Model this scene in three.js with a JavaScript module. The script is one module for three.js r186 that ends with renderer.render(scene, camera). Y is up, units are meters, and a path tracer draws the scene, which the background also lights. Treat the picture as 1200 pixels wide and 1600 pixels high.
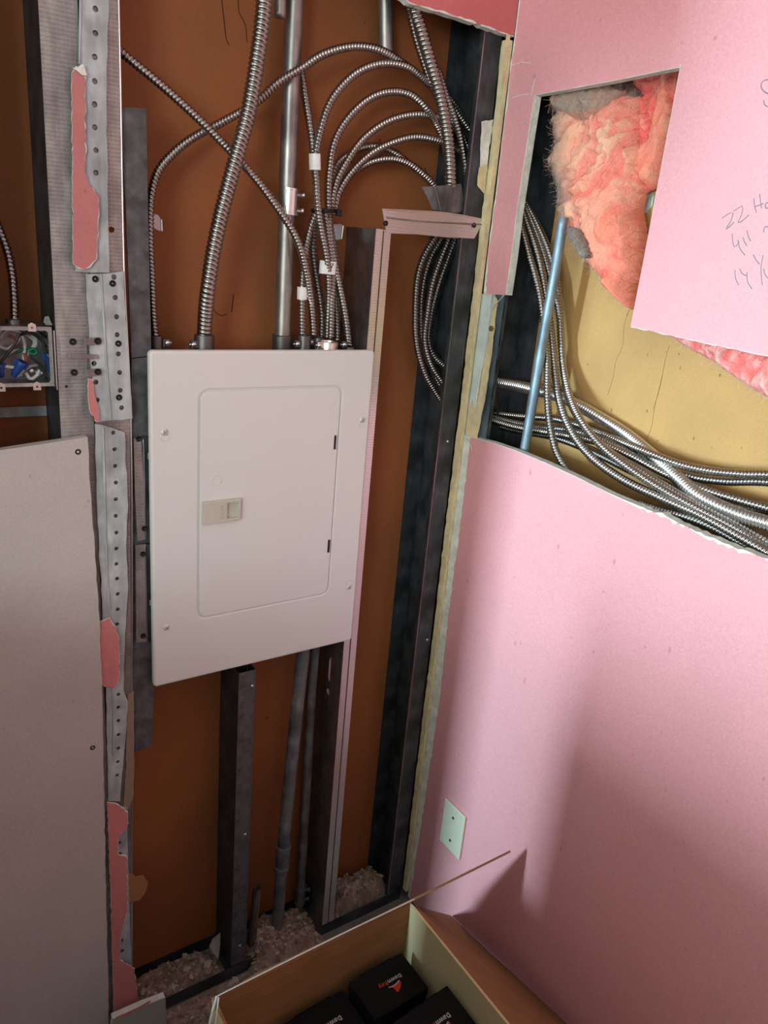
import * as THREE from 'three';
import { mergeGeometries, toCreasedNormals } from 'three/addons/utils/BufferGeometryUtils.js';
import { RoundedBoxGeometry } from 'three/addons/geometries/RoundedBoxGeometry.js';
import { FontLoader } from 'three/addons/loaders/FontLoader.js';
import { TextGeometry } from 'three/addons/geometries/TextGeometry.js';
import { RectAreaLightUniformsLib } from 'three/addons/lights/RectAreaLightUniformsLib.js';

// ---------------------------------------------------------------- camera, light, exposure
const scene = new THREE.Scene();
const camera = new THREE.PerspectiveCamera(67.2, 0.75, 0.02, 60);
camera.position.set(0, 1.51, 1.12);
camera.quaternion.setFromRotationMatrix(new THREE.Matrix4().makeBasis(
  new THREE.Vector3(0.82989, 0.08561, 0.55132),
  new THREE.Vector3(0.11473, 0.94085, -0.3188),
  new THREE.Vector3(-0.546, 0.32782, 0.77098)));
const renderer = new THREE.WebGLRenderer();
renderer.toneMapping = THREE.LinearToneMapping;
renderer.toneMappingExposure = 1.0;
renderer.shadowMap.enabled = true;
RectAreaLightUniformsLib.init();
scene.background = new THREE.Color(0.75, 0.85, 1.0);

const daylight = [];
function windowLight(w, h, at, towards, color, power) {
  const l = new THREE.RectAreaLight(color, power, w, h);
  l.position.set(...at); l.lookAt(...towards); l.castShadow = true; l.name = 'window_daylight'; scene.add(l); daylight.push(l);
}
// openings: a narrow window in the chimney breast beside the bay, a wide one in the far left wall, a high one behind the camera
const LEFT_X = -3.6, BREAST_X = -1.5, BREAST_Z = 0.95, REAR_Z = 3.4;
const SLIT = [0.22, 0.36, 0.95, 1.55], WIDE = [1.3, 2.7, 1.0, 2.3], HIGH = [-3.3, -1.9, 1.3, 2.35];
windowLight(SLIT[1] - SLIT[0], SLIT[3] - SLIT[2], [BREAST_X + 0.01, (SLIT[2] + SLIT[3]) / 2, (SLIT[0] + SLIT[1]) / 2], [2, (SLIT[2] + SLIT[3]) / 2, (SLIT[0] + SLIT[1]) / 2], 0xc6ecff, 300);
windowLight(WIDE[1] - WIDE[0], WIDE[3] - WIDE[2], [LEFT_X + 0.01, (WIDE[2] + WIDE[3]) / 2, (WIDE[0] + WIDE[1]) / 2], [2, (WIDE[2] + WIDE[3]) / 2, (WIDE[0] + WIDE[1]) / 2], 0xfff8f0, 9);
windowLight(HIGH[1] - HIGH[0], HIGH[3] - HIGH[2], [(HIGH[0] + HIGH[1]) / 2, (HIGH[2] + HIGH[3]) / 2, REAR_Z - 0.11], [(HIGH[0] + HIGH[1]) / 2, (HIGH[2] + HIGH[3]) / 2, 0], 0xe6f6f8, 16.5);

// ---------------------------------------------------------------- helpers
let seed = 7;
const rnd = () => { seed = (seed * 1664525 + 1013904223) >>> 0; return seed / 4294967296; };
const rr = (a, b) => a + (b - a) * rnd();
const hash = (x, y, z) => { let h = (x * 374761393 + y * 668265263 + z * 2147483647) | 0; h = Math.imul(h ^ (h >>> 13), 1274126177); return ((h ^ (h >>> 16)) >>> 0) / 4294967296; };
const sm = (t) => t * t * (3 - 2 * t);
function vnoise(x, y, z = 0, per = 1 << 20) {
  const xi = Math.floor(x), yi = Math.floor(y), zi = Math.floor(z), u = sm(x - xi), v = sm(y - yi), w = sm(z - zi);
  const m = (a) => ((a % per) + per) % per, L = (a, b, t) => a + (b - a) * t;
  const c = (i, j, k) => hash(m(xi + i), m(yi + j), zi + k);
  return L(L(L(c(0, 0, 0), c(1, 0, 0), u), L(c(0, 1, 0), c(1, 1, 0), u), v), L(L(c(0, 0, 1), c(1, 0, 1), u), L(c(0, 1, 1), c(1, 1, 1), u), v), w);
}
const fbm = (x, y, z = 0, per = 1 << 20, o = 4) => { let s = 0, a = 0.5, p = per; for (let i = 0; i < o; i++) { s += a * vnoise(x, y, z + i * 17, p); x *= 2; y *= 2; z *= 2; p *= 2; a *= 0.5; } return s / (1 - Math.pow(0.5, o)); };
function tex(size, metres, fn, srgb = true) {
  const d = new Uint8Array(size * size * 4);
  for (let j = 0; j < size; j++) for (let i = 0; i < size; i++) {
    const c = fn(i / size, j / size), o = (j * size + i) * 4, g = Array.isArray(c) ? c : [c, c, c];
    for (let k = 0; k < 3; k++) d[o + k] = Math.max(0, Math.min(255, g[k] * (Array.isArray(c) ? 1 : 255)));
    d[o + 3] = 255;
  }
  const t = new THREE.DataTexture(d, size, size);
  t.wrapS = t.wrapT = THREE.RepeatWrapping; t.magFilter = THREE.LinearFilter; t.minFilter = THREE.LinearFilter;
  if (srgb) t.colorSpace = THREE.SRGBColorSpace;
  t.repeat.set(1 / metres, 1 / metres); t.needsUpdate = true; return t;
}
const mul = (c, k) => c.map((v) => v * k);
const mix = (a, b, t) => a.map((v, i) => v + (b[i] - v) * t);
const std = (o) => new THREE.MeshStandardMaterial({ side: THREE.DoubleSide, ...o });

// materials
const blot = (base, amp, cells, per = 8) => (u, v) => mul(base, 1 - amp / 2 + amp * (fbm(u * cells, v * cells, 3, cells, 4)));
function paper(base, amp, specks, speckColour) {
  const pts = []; for (let i = 0; i < specks; i++) pts.push([rnd(), rnd(), rr(0.0012, 0.004), rr(0.6, 2.6)]);
  return (u, v) => {
    let c = mul(base, 1 - amp / 2 + amp * fbm(u * 6, v * 6, 1, 6, 5)); c = mul(c, 0.97 + 0.06 * hash(Math.floor(u * 512), Math.floor(v * 512), 5));
    for (const [a, b, r, e] of pts) { const dx = (u - a) / r, dy = (v - b) / (r * e); const q = dx * dx + dy * dy; if (q < 1) c = mix(c, speckColour, 0.7 * (1 - q)); }
    return c;
  };
}
const M = {};
const fineBump = tex(256, 0.12, (u, v) => fbm(u * 24, v * 24, 2, 24, 3), false);
const softBump = tex(256, 0.5, (u, v) => fbm(u * 7, v * 7, 2, 7, 4), false);
M.pink = std({ map: tex(512, 0.9, paper([228, 160, 163], 0.05, 40, [196, 120, 130])), roughness: 0.62, bumpMap: softBump, bumpScale: 0.0012 });
M.pinkHeader = std({ map: tex(512, 0.9, paper([204, 108, 108], 0.08, 30, [160, 76, 76])), roughness: 0.7, bumpMap: softBump, bumpScale: 0.0012 });
M.pinkOld = std({ map: tex(256, 0.4, paper([198, 124, 120], 0.12, 20, [150, 80, 80])), roughness: 0.8, bumpMap: fineBump, bumpScale: 0.0006 });
M.gypsum = std({ map: tex(256, 0.2, blot([226, 226, 214], 0.25, 12)), roughness: 0.95, bumpMap: fineBump, bumpScale: 0.0015 });
M.greenGypsum = std({ map: tex(256, 0.3, blot([206, 218, 210], 0.18, 8)), roughness: 0.9, bumpMap: fineBump, bumpScale: 0.001 });
M.cream = std({ map: tex(256, 0.2, blot([214, 196, 152], 0.3, 10)), roughness: 0.9, bumpMap: fineBump, bumpScale: 0.001 });
M.kraft = std({ map: tex(1024, 1.1, paper([146, 86, 44], 0.22, 26, [70, 36, 16])), roughness: 0.75, bumpMap: softBump, bumpScale: 0.002 });
M.sheath = std({ map: tex(1024, 0.6, paper([192, 149, 92], 0.14, 60, [120, 80, 40])), roughness: 0.8, bumpMap: softBump, bumpScale: 0.0015 });
M.beige = std({ map: tex(512, 0.7, paper([186, 178, 171], 0.08, 14, [150, 136, 124])), roughness: 0.85, bumpMap: fineBump, bumpScale: 0.0003 });
M.plaster = std({ color: 0xd8d4cc, roughness: 0.9 });
M.concrete = std({ map: tex(512, 0.8, blot([120, 112, 104], 0.4, 12)), roughness: 0.95, bumpMap: fineBump, bumpScale: 0.002 });

// objects
const used = new Map();
function numbered(n) { const k = used.get(n) ?? 0; used.set(n, k + 1); return k ? n + '_' + String(k).padStart(3, '0') : n; }
function shadowed(o) { o.traverse((m) => { if (m.isMesh) { m.castShadow = m.receiveShadow = true; } }); return o; }
function tag(o, label, category, group) { Object.assign(o.userData, { label, category }); if (group) o.userData.group = group; return o; }
function thing(name, label, category, group) { const g = new THREE.Group(); g.name = numbered(name); return tag(g, label, category, group); }
function part(name, geometry, material, parent, label) {
  const m = new THREE.Mesh(geometry, material); m.name = parent ? name : numbered(name);
  if (label) m.userData.label = label;
  (parent ?? scene).add(m); return m;
}
// puts the origin of a thing built in world coordinates at the middle of its base, then adds it to the scene
function settle(o) {
  const b = new THREE.Box3().setFromObject(o), c = new THREE.Vector3((b.min.x + b.max.x) / 2, b.min.y, (b.min.z + b.max.z) / 2);
  if (o.isMesh) { o.geometry.translate(-c.x, -c.y, -c.z); o.position.copy(c); } else { for (const k of o.children) k.position.sub(c); o.position.copy(c); }
  scene.add(shadowed(o)); return o;
}
const single = (name, label, category, geometry, material, group) => { const m = new THREE.Mesh(geometry, material); m.name = numbered(name); return settle(tag(m, label, category, group)); };
const struct = (o) => { o.userData.kind = 'structure'; return settle(o); };

function shapeOf(pts, holes = []) {
  const s = new THREE.Shape(pts.map((p) => new THREE.Vector2(p[0], p[1])));
  for (const h of holes) s.holes.push(h instanceof THREE.Path ? h : new THREE.Path(h.map((p) => new THREE.Vector2(p[0], p[1]))));
  return s;
}
const hole = (x, y, r, n = 12) => Array.from({ length: n }, (_, i) => [x + r * Math.cos(-i / n * 2 * Math.PI), y + r * Math.sin(-i / n * 2 * Math.PI)]);
// a slab parallel to the back wall: outline in x, y, its front face at z
function slabZ(pts, z, t, holes, bevel = 0) {
  const g = new THREE.ExtrudeGeometry(shapeOf(pts, holes), { depth: t - 2 * bevel, bevelEnabled: bevel > 0, bevelSize: bevel, bevelOffset: -bevel, bevelThickness: bevel, bevelSegments: 2, curveSegments: 8 });
  return g.translate(0, 0, z - t + bevel);
}
// a slab parallel to the right wall: outline in z, y, its front face (towards the room) at x
function slabX(pts, x, t, holes, bevel = 0) {
  const g = new THREE.ExtrudeGeometry(shapeOf(pts, holes), { depth: t - 2 * bevel, bevelEnabled: bevel > 0, bevelSize: bevel, bevelOffset: -bevel, bevelThickness: bevel, bevelSegments: 2, curveSegments: 8 });
  return g.rotateY(-Math.PI / 2).translate(x + t - bevel, 0, 0);
}
function box(x0, x1, y0, y1, z0, z1, r = 0) {
  const w = x1 - x0, h = y1 - y0, d = z1 - z0;
  const g = r ? new RoundedBoxGeometry(w, h, d, 2, r) : new THREE.BoxGeometry(w, h, d);
  return (g.index ? g.toNonIndexed() : g).translate((x0 + x1) / 2, (y0 + y1) / 2, (z0 + z1) / 2);
}
// uv in metres for boxes
function metreUV(g) {
  const p = g.attributes.position, n = g.attributes.normal, uv = new Float32Array(p.count * 2);
  for (let i = 0; i < p.count; i++) {
    const ax = Math.abs(n.getX(i)), ay = Math.abs(n.getY(i)), az = Math.abs(n.getZ(i));
    if (az >= ax && az >= ay) { uv[2 * i] = p.getX(i); uv[2 * i + 1] = p.getY(i); } else if (ax >= ay) { uv[2 * i] = p.getZ(i); uv[2 * i + 1] = p.getY(i); } else { uv[2 * i] = p.getX(i); uv[2 * i + 1] = p.getZ(i); }
  }
  g.setAttribute('uv', new THREE.BufferAttribute(uv, 2)); return g;
}
const mbox = (...a) => metreUV(box(...a));
const merge = (list) => mergeGeometries(list.map((g) => { const q = g.index ? g.toNonIndexed() : g; for (const k of Object.keys(q.attributes)) if (!['position', 'normal', 'uv'].includes(k)) q.deleteAttribute(k); if (!q.attributes.normal) q.computeVertexNormals(); if (!q.attributes.uv) metreUV(q); return q; }));
// ragged version of an outline: every edge is broken into steps and pushed about
function ragged(pts, amp, step, closed = true) {
  const out = [];
  const n = closed ? pts.length : pts.length - 1;
  for (let i = 0; i < n; i++) {
    const a = pts[i], b = pts[(i + 1) % pts.length], L = Math.hypot(b[0] - a[0], b[1] - a[1]), k = Math.max(1, Math.round(L / step)), nx = -(b[1] - a[1]) / L, ny = (b[0] - a[0]) / L;
    for (let j = 0; j < k; j++) { const t = j / k, d = (j ? rr(-amp, amp) : rr(-amp, amp) * 0.4) * (rnd() < 0.15 ? 1.8 : 1); out.push([a[0] + (b[0] - a[0]) * t + nx * d, a[1] + (b[1] - a[1]) * t + ny * d]); }
  }
  if (!closed) out.push(pts[pts.length - 1]);
  return out;
}

const font = await new FontLoader().loadAsync('fonts/droid/droid_sans_bold.typeface.json');
// more materials
const knurl = tex(128, 0.02, (u, v) => { // rows of short dashes pressed into galvanised steel
  const row = (v * 4) % 1, col = (u * 4) % 1, on = Math.abs(row - 0.5) < 0.14 && Math.abs(col - 0.5) < 0.32 ? 1 : 0.25; return on;
}, false);
const dots = tex(128, 0.016, (u, v) => { const a = (u * 4) % 1 - 0.5, b = (v * 4) % 1 - 0.5; return Math.max(0.1, 1 - 3 * Math.hypot(a, b * 1.4)); }, false);
const spangle = tex(512, 0.35, (u, v) => { const n = fbm(u * 12, v * 12, 9, 12, 4), k = fbm(u * 40, v * 10, 4, 10, 3); return mul([255, 255, 255], 0.78 + 0.3 * (n - 0.5) + 0.2 * (k - 0.5)); });
const grime = tex(512, 0.3, (u, v) => { const n = fbm(u * 10, v * 10, 9, 10, 5), k = vnoise(u * 60, v * 8, 3, 4); return mul([150, 152, 158], 0.55 + 0.7 * (n - 0.3) + 0.12 * k); });
M.steel = std({ color: 0xc0bab4, map: spangle, metalness: 0.65, roughness: 0.42, bumpMap: knurl, bumpScale: 0.0011 });
M.dullSteel = std({ color: 0xc8c2bc, map: spangle, metalness: 0.4, roughness: 0.55, bumpMap: knurl, bumpScale: 0.0009 });
M.brightSteel = std({ color: 0xdedad4, metalness: 0.9, roughness: 0.34, bumpMap: knurl, bumpScale: 0.0012 });
M.smoothSteel = std({ color: 0xc6c6c8, map: spangle, metalness: 0.95, roughness: 0.33 });
M.darkSteel = std({ color: 0x9aa0a2, map: grime, metalness: 0.45, roughness: 0.5, bumpMap: fineBump, bumpScale: 0.0003 });
M.bead = std({ color: 0xdce4e4, map: spangle, metalness: 0.2, roughness: 0.6, bumpMap: softBump, bumpScale: 0.002 });
M.strip = std({ map: tex(256, 0.12, blot([92, 90, 92], 0.6, 9)), metalness: 0.35, roughness: 0.7, bumpMap: fineBump, bumpScale: 0.0006 });
M.cable = std({ color: 0xa8a29c, metalness: 1, roughness: 0.27 });
M.cableDull = std({ color: 0x918d89, metalness: 1, roughness: 0.32 });
M.cableBright = std({ color: 0xcfcdc8, metalness: 1, roughness: 0.3 });
M.pipe = std({ color: 0xbdbab4, map: spangle, metalness: 0.85, roughness: 0.4 });
M.pipeOld = std({ color: 0xe0dcd6, map: grime, metalness: 0.12, roughness: 0.7 });
M.pipeBlue = std({ color: 0xa9c0cc, map: spangle, metalness: 0.6, roughness: 0.5 });
M.cast = std({ color: 0x6a6866, metalness: 0.85, roughness: 0.45 });
M.enamel = new THREE.MeshPhysicalMaterial({ color: 0xdedcd8, roughness: 0.45, clearcoat: 0.4, clearcoatRoughness: 0.22, side: THREE.DoubleSide });
M.black = std({ color: 0x141414, roughness: 0.5, metalness: 0.3 });
M.zinc = std({ color: 0xe6e4e0, metalness: 1, roughness: 0.28 });
M.brass = std({ color: 0xb69a6a, metalness: 0.8, roughness: 0.4 });
M.label = std({ map: tex(128, 0.05, blot([246, 246, 242], 0.12, 8)), roughness: 0.85 });
M.ink = std({ color: 0x1a1a22, roughness: 0.7 });
M.pencil = std({ color: 0x8a8488, roughness: 0.6, metalness: 0.2 });
function M_screw() { return std({ color: 0x1c1a18, roughness: 0.6, metalness: 0.4 }); }
// flat countersunk screw head facing the room, with a cross slot
function screwHead(x, y, z, r) {
  const g = new THREE.LatheGeometry([[0, -r * 0.5], [r * 0.45, -r * 0.1], [r * 0.8, r * 0.1], [r, 0], [r * 0.9, -r * 0.6]].map((p) => new THREE.Vector2(...p)), 14).rotateX(Math.PI / 2);
  return g.translate(x, y, z);
}
function panScrew(x, y, z, r) {
  const head = new THREE.LatheGeometry([[0, r * 0.55], [r * 0.55, r * 0.5], [r * 0.9, r * 0.22], [r, 0], [r, -r * 0.3]].map((p) => new THREE.Vector2(...p)), 16).rotateX(Math.PI / 2);
  return head.translate(x, y, z);
}
const cross = (x, y, z, r) => { const s = 0.78, a = box(-r * 0.7, r * 0.7, -r * 0.13, r * 0.13, 0, r * 0.12), b = box(-r * 0.13, r * 0.13, -r * 0.7, r * 0.7, 0, r * 0.12); return merge([a, b]).rotateZ(s).translate(x, y, z + r * 0.46); };

// a tube swept along points; ribs > 0 gives a helical ribbed (armoured) wall
function sweep(points, r, pitch = 0, amp = 0, radial = 10, perPitch = 6, flat = 1) {
  const curve = new THREE.CatmullRomCurve3(points.map((p) => new THREE.Vector3(...p)), false, 'centripetal');
  curve.arcLengthDivisions = 400;
  const L = curve.getLength(), n = pitch ? Math.ceil(L / pitch * perPitch) : Math.max(12, Math.ceil(L / 0.012));
  const pos = [], uv = [], idx = [];
  let T = curve.getTangentAt(0), N = new THREE.Vector3(0.31, 0.2, 0.9).cross(T).normalize();
  for (let i = 0; i <= n; i++) {
    const t = i / n, p = curve.getPointAt(t), T2 = curve.getTangentAt(t);
    N.sub(T2.clone().multiplyScalar(N.dot(T2))).normalize(); T = T2;
    const B = T.clone().cross(N);
    for (let j = 0; j <= radial; j++) {
      const a = j / radial * 2 * Math.PI, ph = pitch ? (t * L / pitch + j / radial) : 0;
      const q = pitch ? r - amp * Math.pow(1 - Math.abs(Math.sin(Math.PI * ph)), 1.6) : r;
      const x = Math.cos(a) * q, y = Math.sin(a) * q * flat;
      pos.push(p.x + N.x * x + B.x * y, p.y + N.y * x + B.y * y, p.z + N.z * x + B.z * y); uv.push(a * r, t * L);
    }
  }
  const w = radial + 1;
  for (let i = 0; i < n; i++) for (let j = 0; j < radial; j++) { const a = i * w + j, b = a + 1, c = a + w, d = c + 1; idx.push(a, b, c, b, d, c); }
  for (const [base, flip] of [[0, 0], [n * w, 1]]) { // end caps
    const k = pos.length / 3, e = curve.getPointAt(flip); pos.push(e.x, e.y, e.z); uv.push(0, 0);
    for (let j = 0; j < radial; j++) flip ? idx.push(k, base + j, base + j + 1) : idx.push(k, base + j + 1, base + j);
  }
  const g = new THREE.BufferGeometry();
  g.setAttribute('position', new THREE.Float32BufferAttribute(pos, 3)); g.setAttribute('uv', new THREE.Float32BufferAttribute(uv, 2)); g.setIndex(idx); g.computeVertexNormals();
  // close the seam in the normals
  const nn = g.attributes.normal;
  for (let i = 0; i <= n; i++) { const a = i * w, b = a + radial, x = nn.getX(a) + nn.getX(b), y = nn.getY(a) + nn.getY(b), z = nn.getZ(a) + nn.getZ(b), l = Math.hypot(x, y, z) || 1; nn.setXYZ(a, x / l, y / l, z / l); nn.setXYZ(b, x / l, y / l, z / l); }
  return g;
}

// ---------------------------------------------------------------- the room
const RX = 0.969, ROOM_Z = REAR_Z, TOP = 2.6;
const KZ = -0.11;      // kraft paper at the back of the wall cavity
struct(part('floor', mbox(LEFT_X, 1.2, -0.1, 0, -0.2, ROOM_Z), M.concrete));
struct(part('ceiling', mbox(LEFT_X, 1.2, TOP, TOP + 0.1, -0.2, ROOM_Z), M.plaster));
{
  const g = new THREE.Group(); g.name = 'wall_back';
  part('kraft_face', mbox(LEFT_X, 1.2, 0, TOP, KZ - 0.016, KZ), M.kraft, g);
  const mark = std({ color: 0x4a2610, roughness: 0.9 });
  for (const [pts, r] of [[[[.5001, 1.8264, -.1095], [.5046, 1.7991, -.1095], [.5091, 1.7737, -.1095], [.5132, 1.7678, -.1095]], 0.0009], [[[.5259, 1.8319, -.1095], [.5284, 1.8121, -.1095], [.5379, 1.7992, -.1095], [.5417, 1.7766, -.1095]], 0.0008], [[[.4934, 1.3884, -.1095], [.4979, 1.3804, -.1095], [.508, 1.3755, -.1095], [.5169, 1.3778, -.1095]], 0.0008], [[[.5286, 1.4099, -.1095], [.5277, 1.3997, -.1095], [.5258, 1.3811, -.1095]], 0.0011], [[[.7915, 1.6777, -.1095], [.7903, 1.6635, -.1095]], 0.0012], [[[.8919, 1.6451, -.1095], [.898, 1.6319, -.1095]], 0.0015]])
    part('scratch', sweep(pts, r, 0, 0, 5, 6, 0.4), mark, g);
  struct(g);
}
struct(part('wall_rear', slabZ([[LEFT_X, 0], [1.2, 0], [1.2, TOP], [LEFT_X, TOP]], ROOM_Z, 0.1, [[[HIGH[0], HIGH[2]], [HIGH[0], HIGH[3]], [HIGH[1], HIGH[3]], [HIGH[1], HIGH[2]]]]), M.plaster));
{
  const g = new THREE.Group(); g.name = 'wall_outer';
  part('board_face', mbox(1.082, 1.1, 0, TOP, -0.2, ROOM_Z), M.sheath, g);
  const mark = std({ color: 0x8a6232, roughness: 0.9 });
  for (const pts of [[[1.0818, 1.4473, .2465], [1.0818, 1.4131, .2411], [1.0818, 1.3818, .2458], [1.0818, 1.3533, .2372], [1.0818, 1.326, .238], [1.0818, 1.2936, .2327]], [[1.0818, 1.3748, .3348], [1.0818, 1.3439, .3349], [1.0818, 1.2906, .3328], [1.0818, 1.2609, .3348], [1.0818, 1.2447, .331], [1.0818, 1.233, .3285]], [[1.0818, 1.3955, .337], [1.0818, 1.3748, .3348], [1.0818, 1.323, .335], [1.0818, 1.2901, .3303]]])
    part('crack', sweep(pts, 0.0005, 0, 0, 5, 6, 0.4), mark, g);
  struct(g);
}
{
  const outline = [[-0.2, 0], [ROOM_Z, 0], [ROOM_Z, TOP], [-0.2, TOP]];
  const g = new THREE.Group(); g.name = 'wall_left';
  part('wall_surface', slabX(outline, LEFT_X - 0.1, 0.1, [WIDE].map(([z0, z1, y0, y1]) => [[z0, y0], [z0, y1], [z1, y1], [z1, y0]])), M.plaster, g);
  struct(g);
  const b = new THREE.Group(); b.name = 'wall_breast';
  part('wall_surface', slabX([[0, 0], [BREAST_Z, 0], [BREAST_Z, TOP], [0, TOP]], BREAST_X - 0.1, 0.1, [SLIT].map(([z0, z1, y0, y1]) => [[z0, y0], [z0, y1], [z1, y1], [z1, y0]])), M.plaster, b);
  part('wall_surface', mbox(LEFT_X, BREAST_X - 0.1, 0, TOP, BREAST_Z - 0.1, BREAST_Z), M.plaster, b);
  struct(b);
}
// open bay: plasterboard on the wall left of it, a header over it, the grey board below
{
  const g = new THREE.Group(); g.name = 'wall_front';
  part('drywall_panel', mbox(LEFT_X, 0.148, 1.2, TOP, -0.016, 0), M.plaster, g);
  part('drywall_panel', mbox(LEFT_X, -0.25, 0, 1.19, -0.016, 0), M.beige, g);
  struct(g);
}
{
  const g = new THREE.Group(); g.name = 'wall_header';
  const low = [...[[.9691, 1.8512], [.9083, 1.8531], [.8545, 1.8556], [.8037, 1.8546], [.7551, 1.8545]], [0.6, 1.91], [0.3, 1.93], [0.15, 1.94]];
  const edge = ragged(low, 0.0012, 0.008, false);
  part('gypsum_core', slabZ([...edge, [0.15, TOP], [RX, TOP]], -0.0006, 0.0154), M.gypsum, g);
  part('paper_face', slabZ([...ragged(low.map(([x, y]) => [x, y + 0.002]), 0.0016, 0.009, false), [0.15, TOP], [RX, TOP]], 0, 0.0006), M.pinkHeader, g);
  struct(g);
}
// the beige board fixed at the lower left, its top edge just under the junction box
{
  const g = new THREE.Group(); g.name = 'wall_board';
  const o = [[.2624, 1.2131], [.2632, 1.1389], [.2658, 1.0372], [.2686, .9291], [.2689, .7908], [.266, .6427], [.2615, .369], [.2569, .0722], [.2535, -.1187]];
  const right = ragged(o, 0.0008, 0.012, false).map(([x, y]) => [x, Math.max(0.001, y)]);
  part('drywall_panel', slabZ([[-0.25, 0.001], [-0.25, 1.19], [0.1, 1.197], ...right], 0.002, 0.0145), M.beige, g);
  for (const [x, y] of [[.2484, 1.1923], [.2501, .6888]]) part('screw', screwHead(x, y, 0.0025, 0.0042), M_screw(), g);
  struct(g);
}
// ---------------------------------------------------------------- furniture standing in the room behind and beside the camera
{
  const o = thing('storage_cabinet', 'grey storage cabinet standing in the room left of the camera', 'cabinet');
  const m = std({ color: 0x8a8780, roughness: 0.6 });
  part('carcass', mbox(-0.9, -0.12, 0.06, 1.06, 0.322, 2.1), m, o);
  for (let i = 0; i < 3; i++) { const z = 0.335 + i * 0.575; const d = part('door', mbox(-0.121, -0.104, 0.08, 1.02, z, z + 0.56), m, o); part('handle', mbox(-0.104, -0.09, 0.7, 0.82, z + 0.5, z + 0.515), M.zinc, d); }
  part('plinth', mbox(-0.88, -0.17, 0, 0.06, 0.335, 2.08), m, o);
  settle(o);
  const b = thing('drywall_stack', 'stack of plasterboard offcuts leaning on the wall left of the bay', 'plasterboard');
  for (let i = 0; i < 6; i++) part('sheet', mbox(-1.3 + i * 0.02, -0.21 + i * 0.012, 0.001, 1.5 - i * 0.01, 0.090 + i * 0.018, 0.106 + i * 0.018), i % 2 ? M.beige : M.pink, b);
  for (let i = 0; i < 5; i++) part('sheet', mbox(-1.32 + i * 0.02, -0.17 - i * 0.012, 0.001, 1.95 - i * 0.01, 0.002 + i * 0.0175, 0.018 + i * 0.0175), M.beige, b);
  settle(b);
  const w = thing('wall_cabinet', 'white wall cabinet hanging left of the open bay', 'cabinet');
  part('carcass', mbox(-0.95, -0.13, 1.47, 2.2, 0.2, 0.32), M.plaster, w); part('door', mbox(-0.94, -0.14, 1.48, 2.19, 0.32, 0.338), M.plaster, w);
  settle(w);
}
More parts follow.
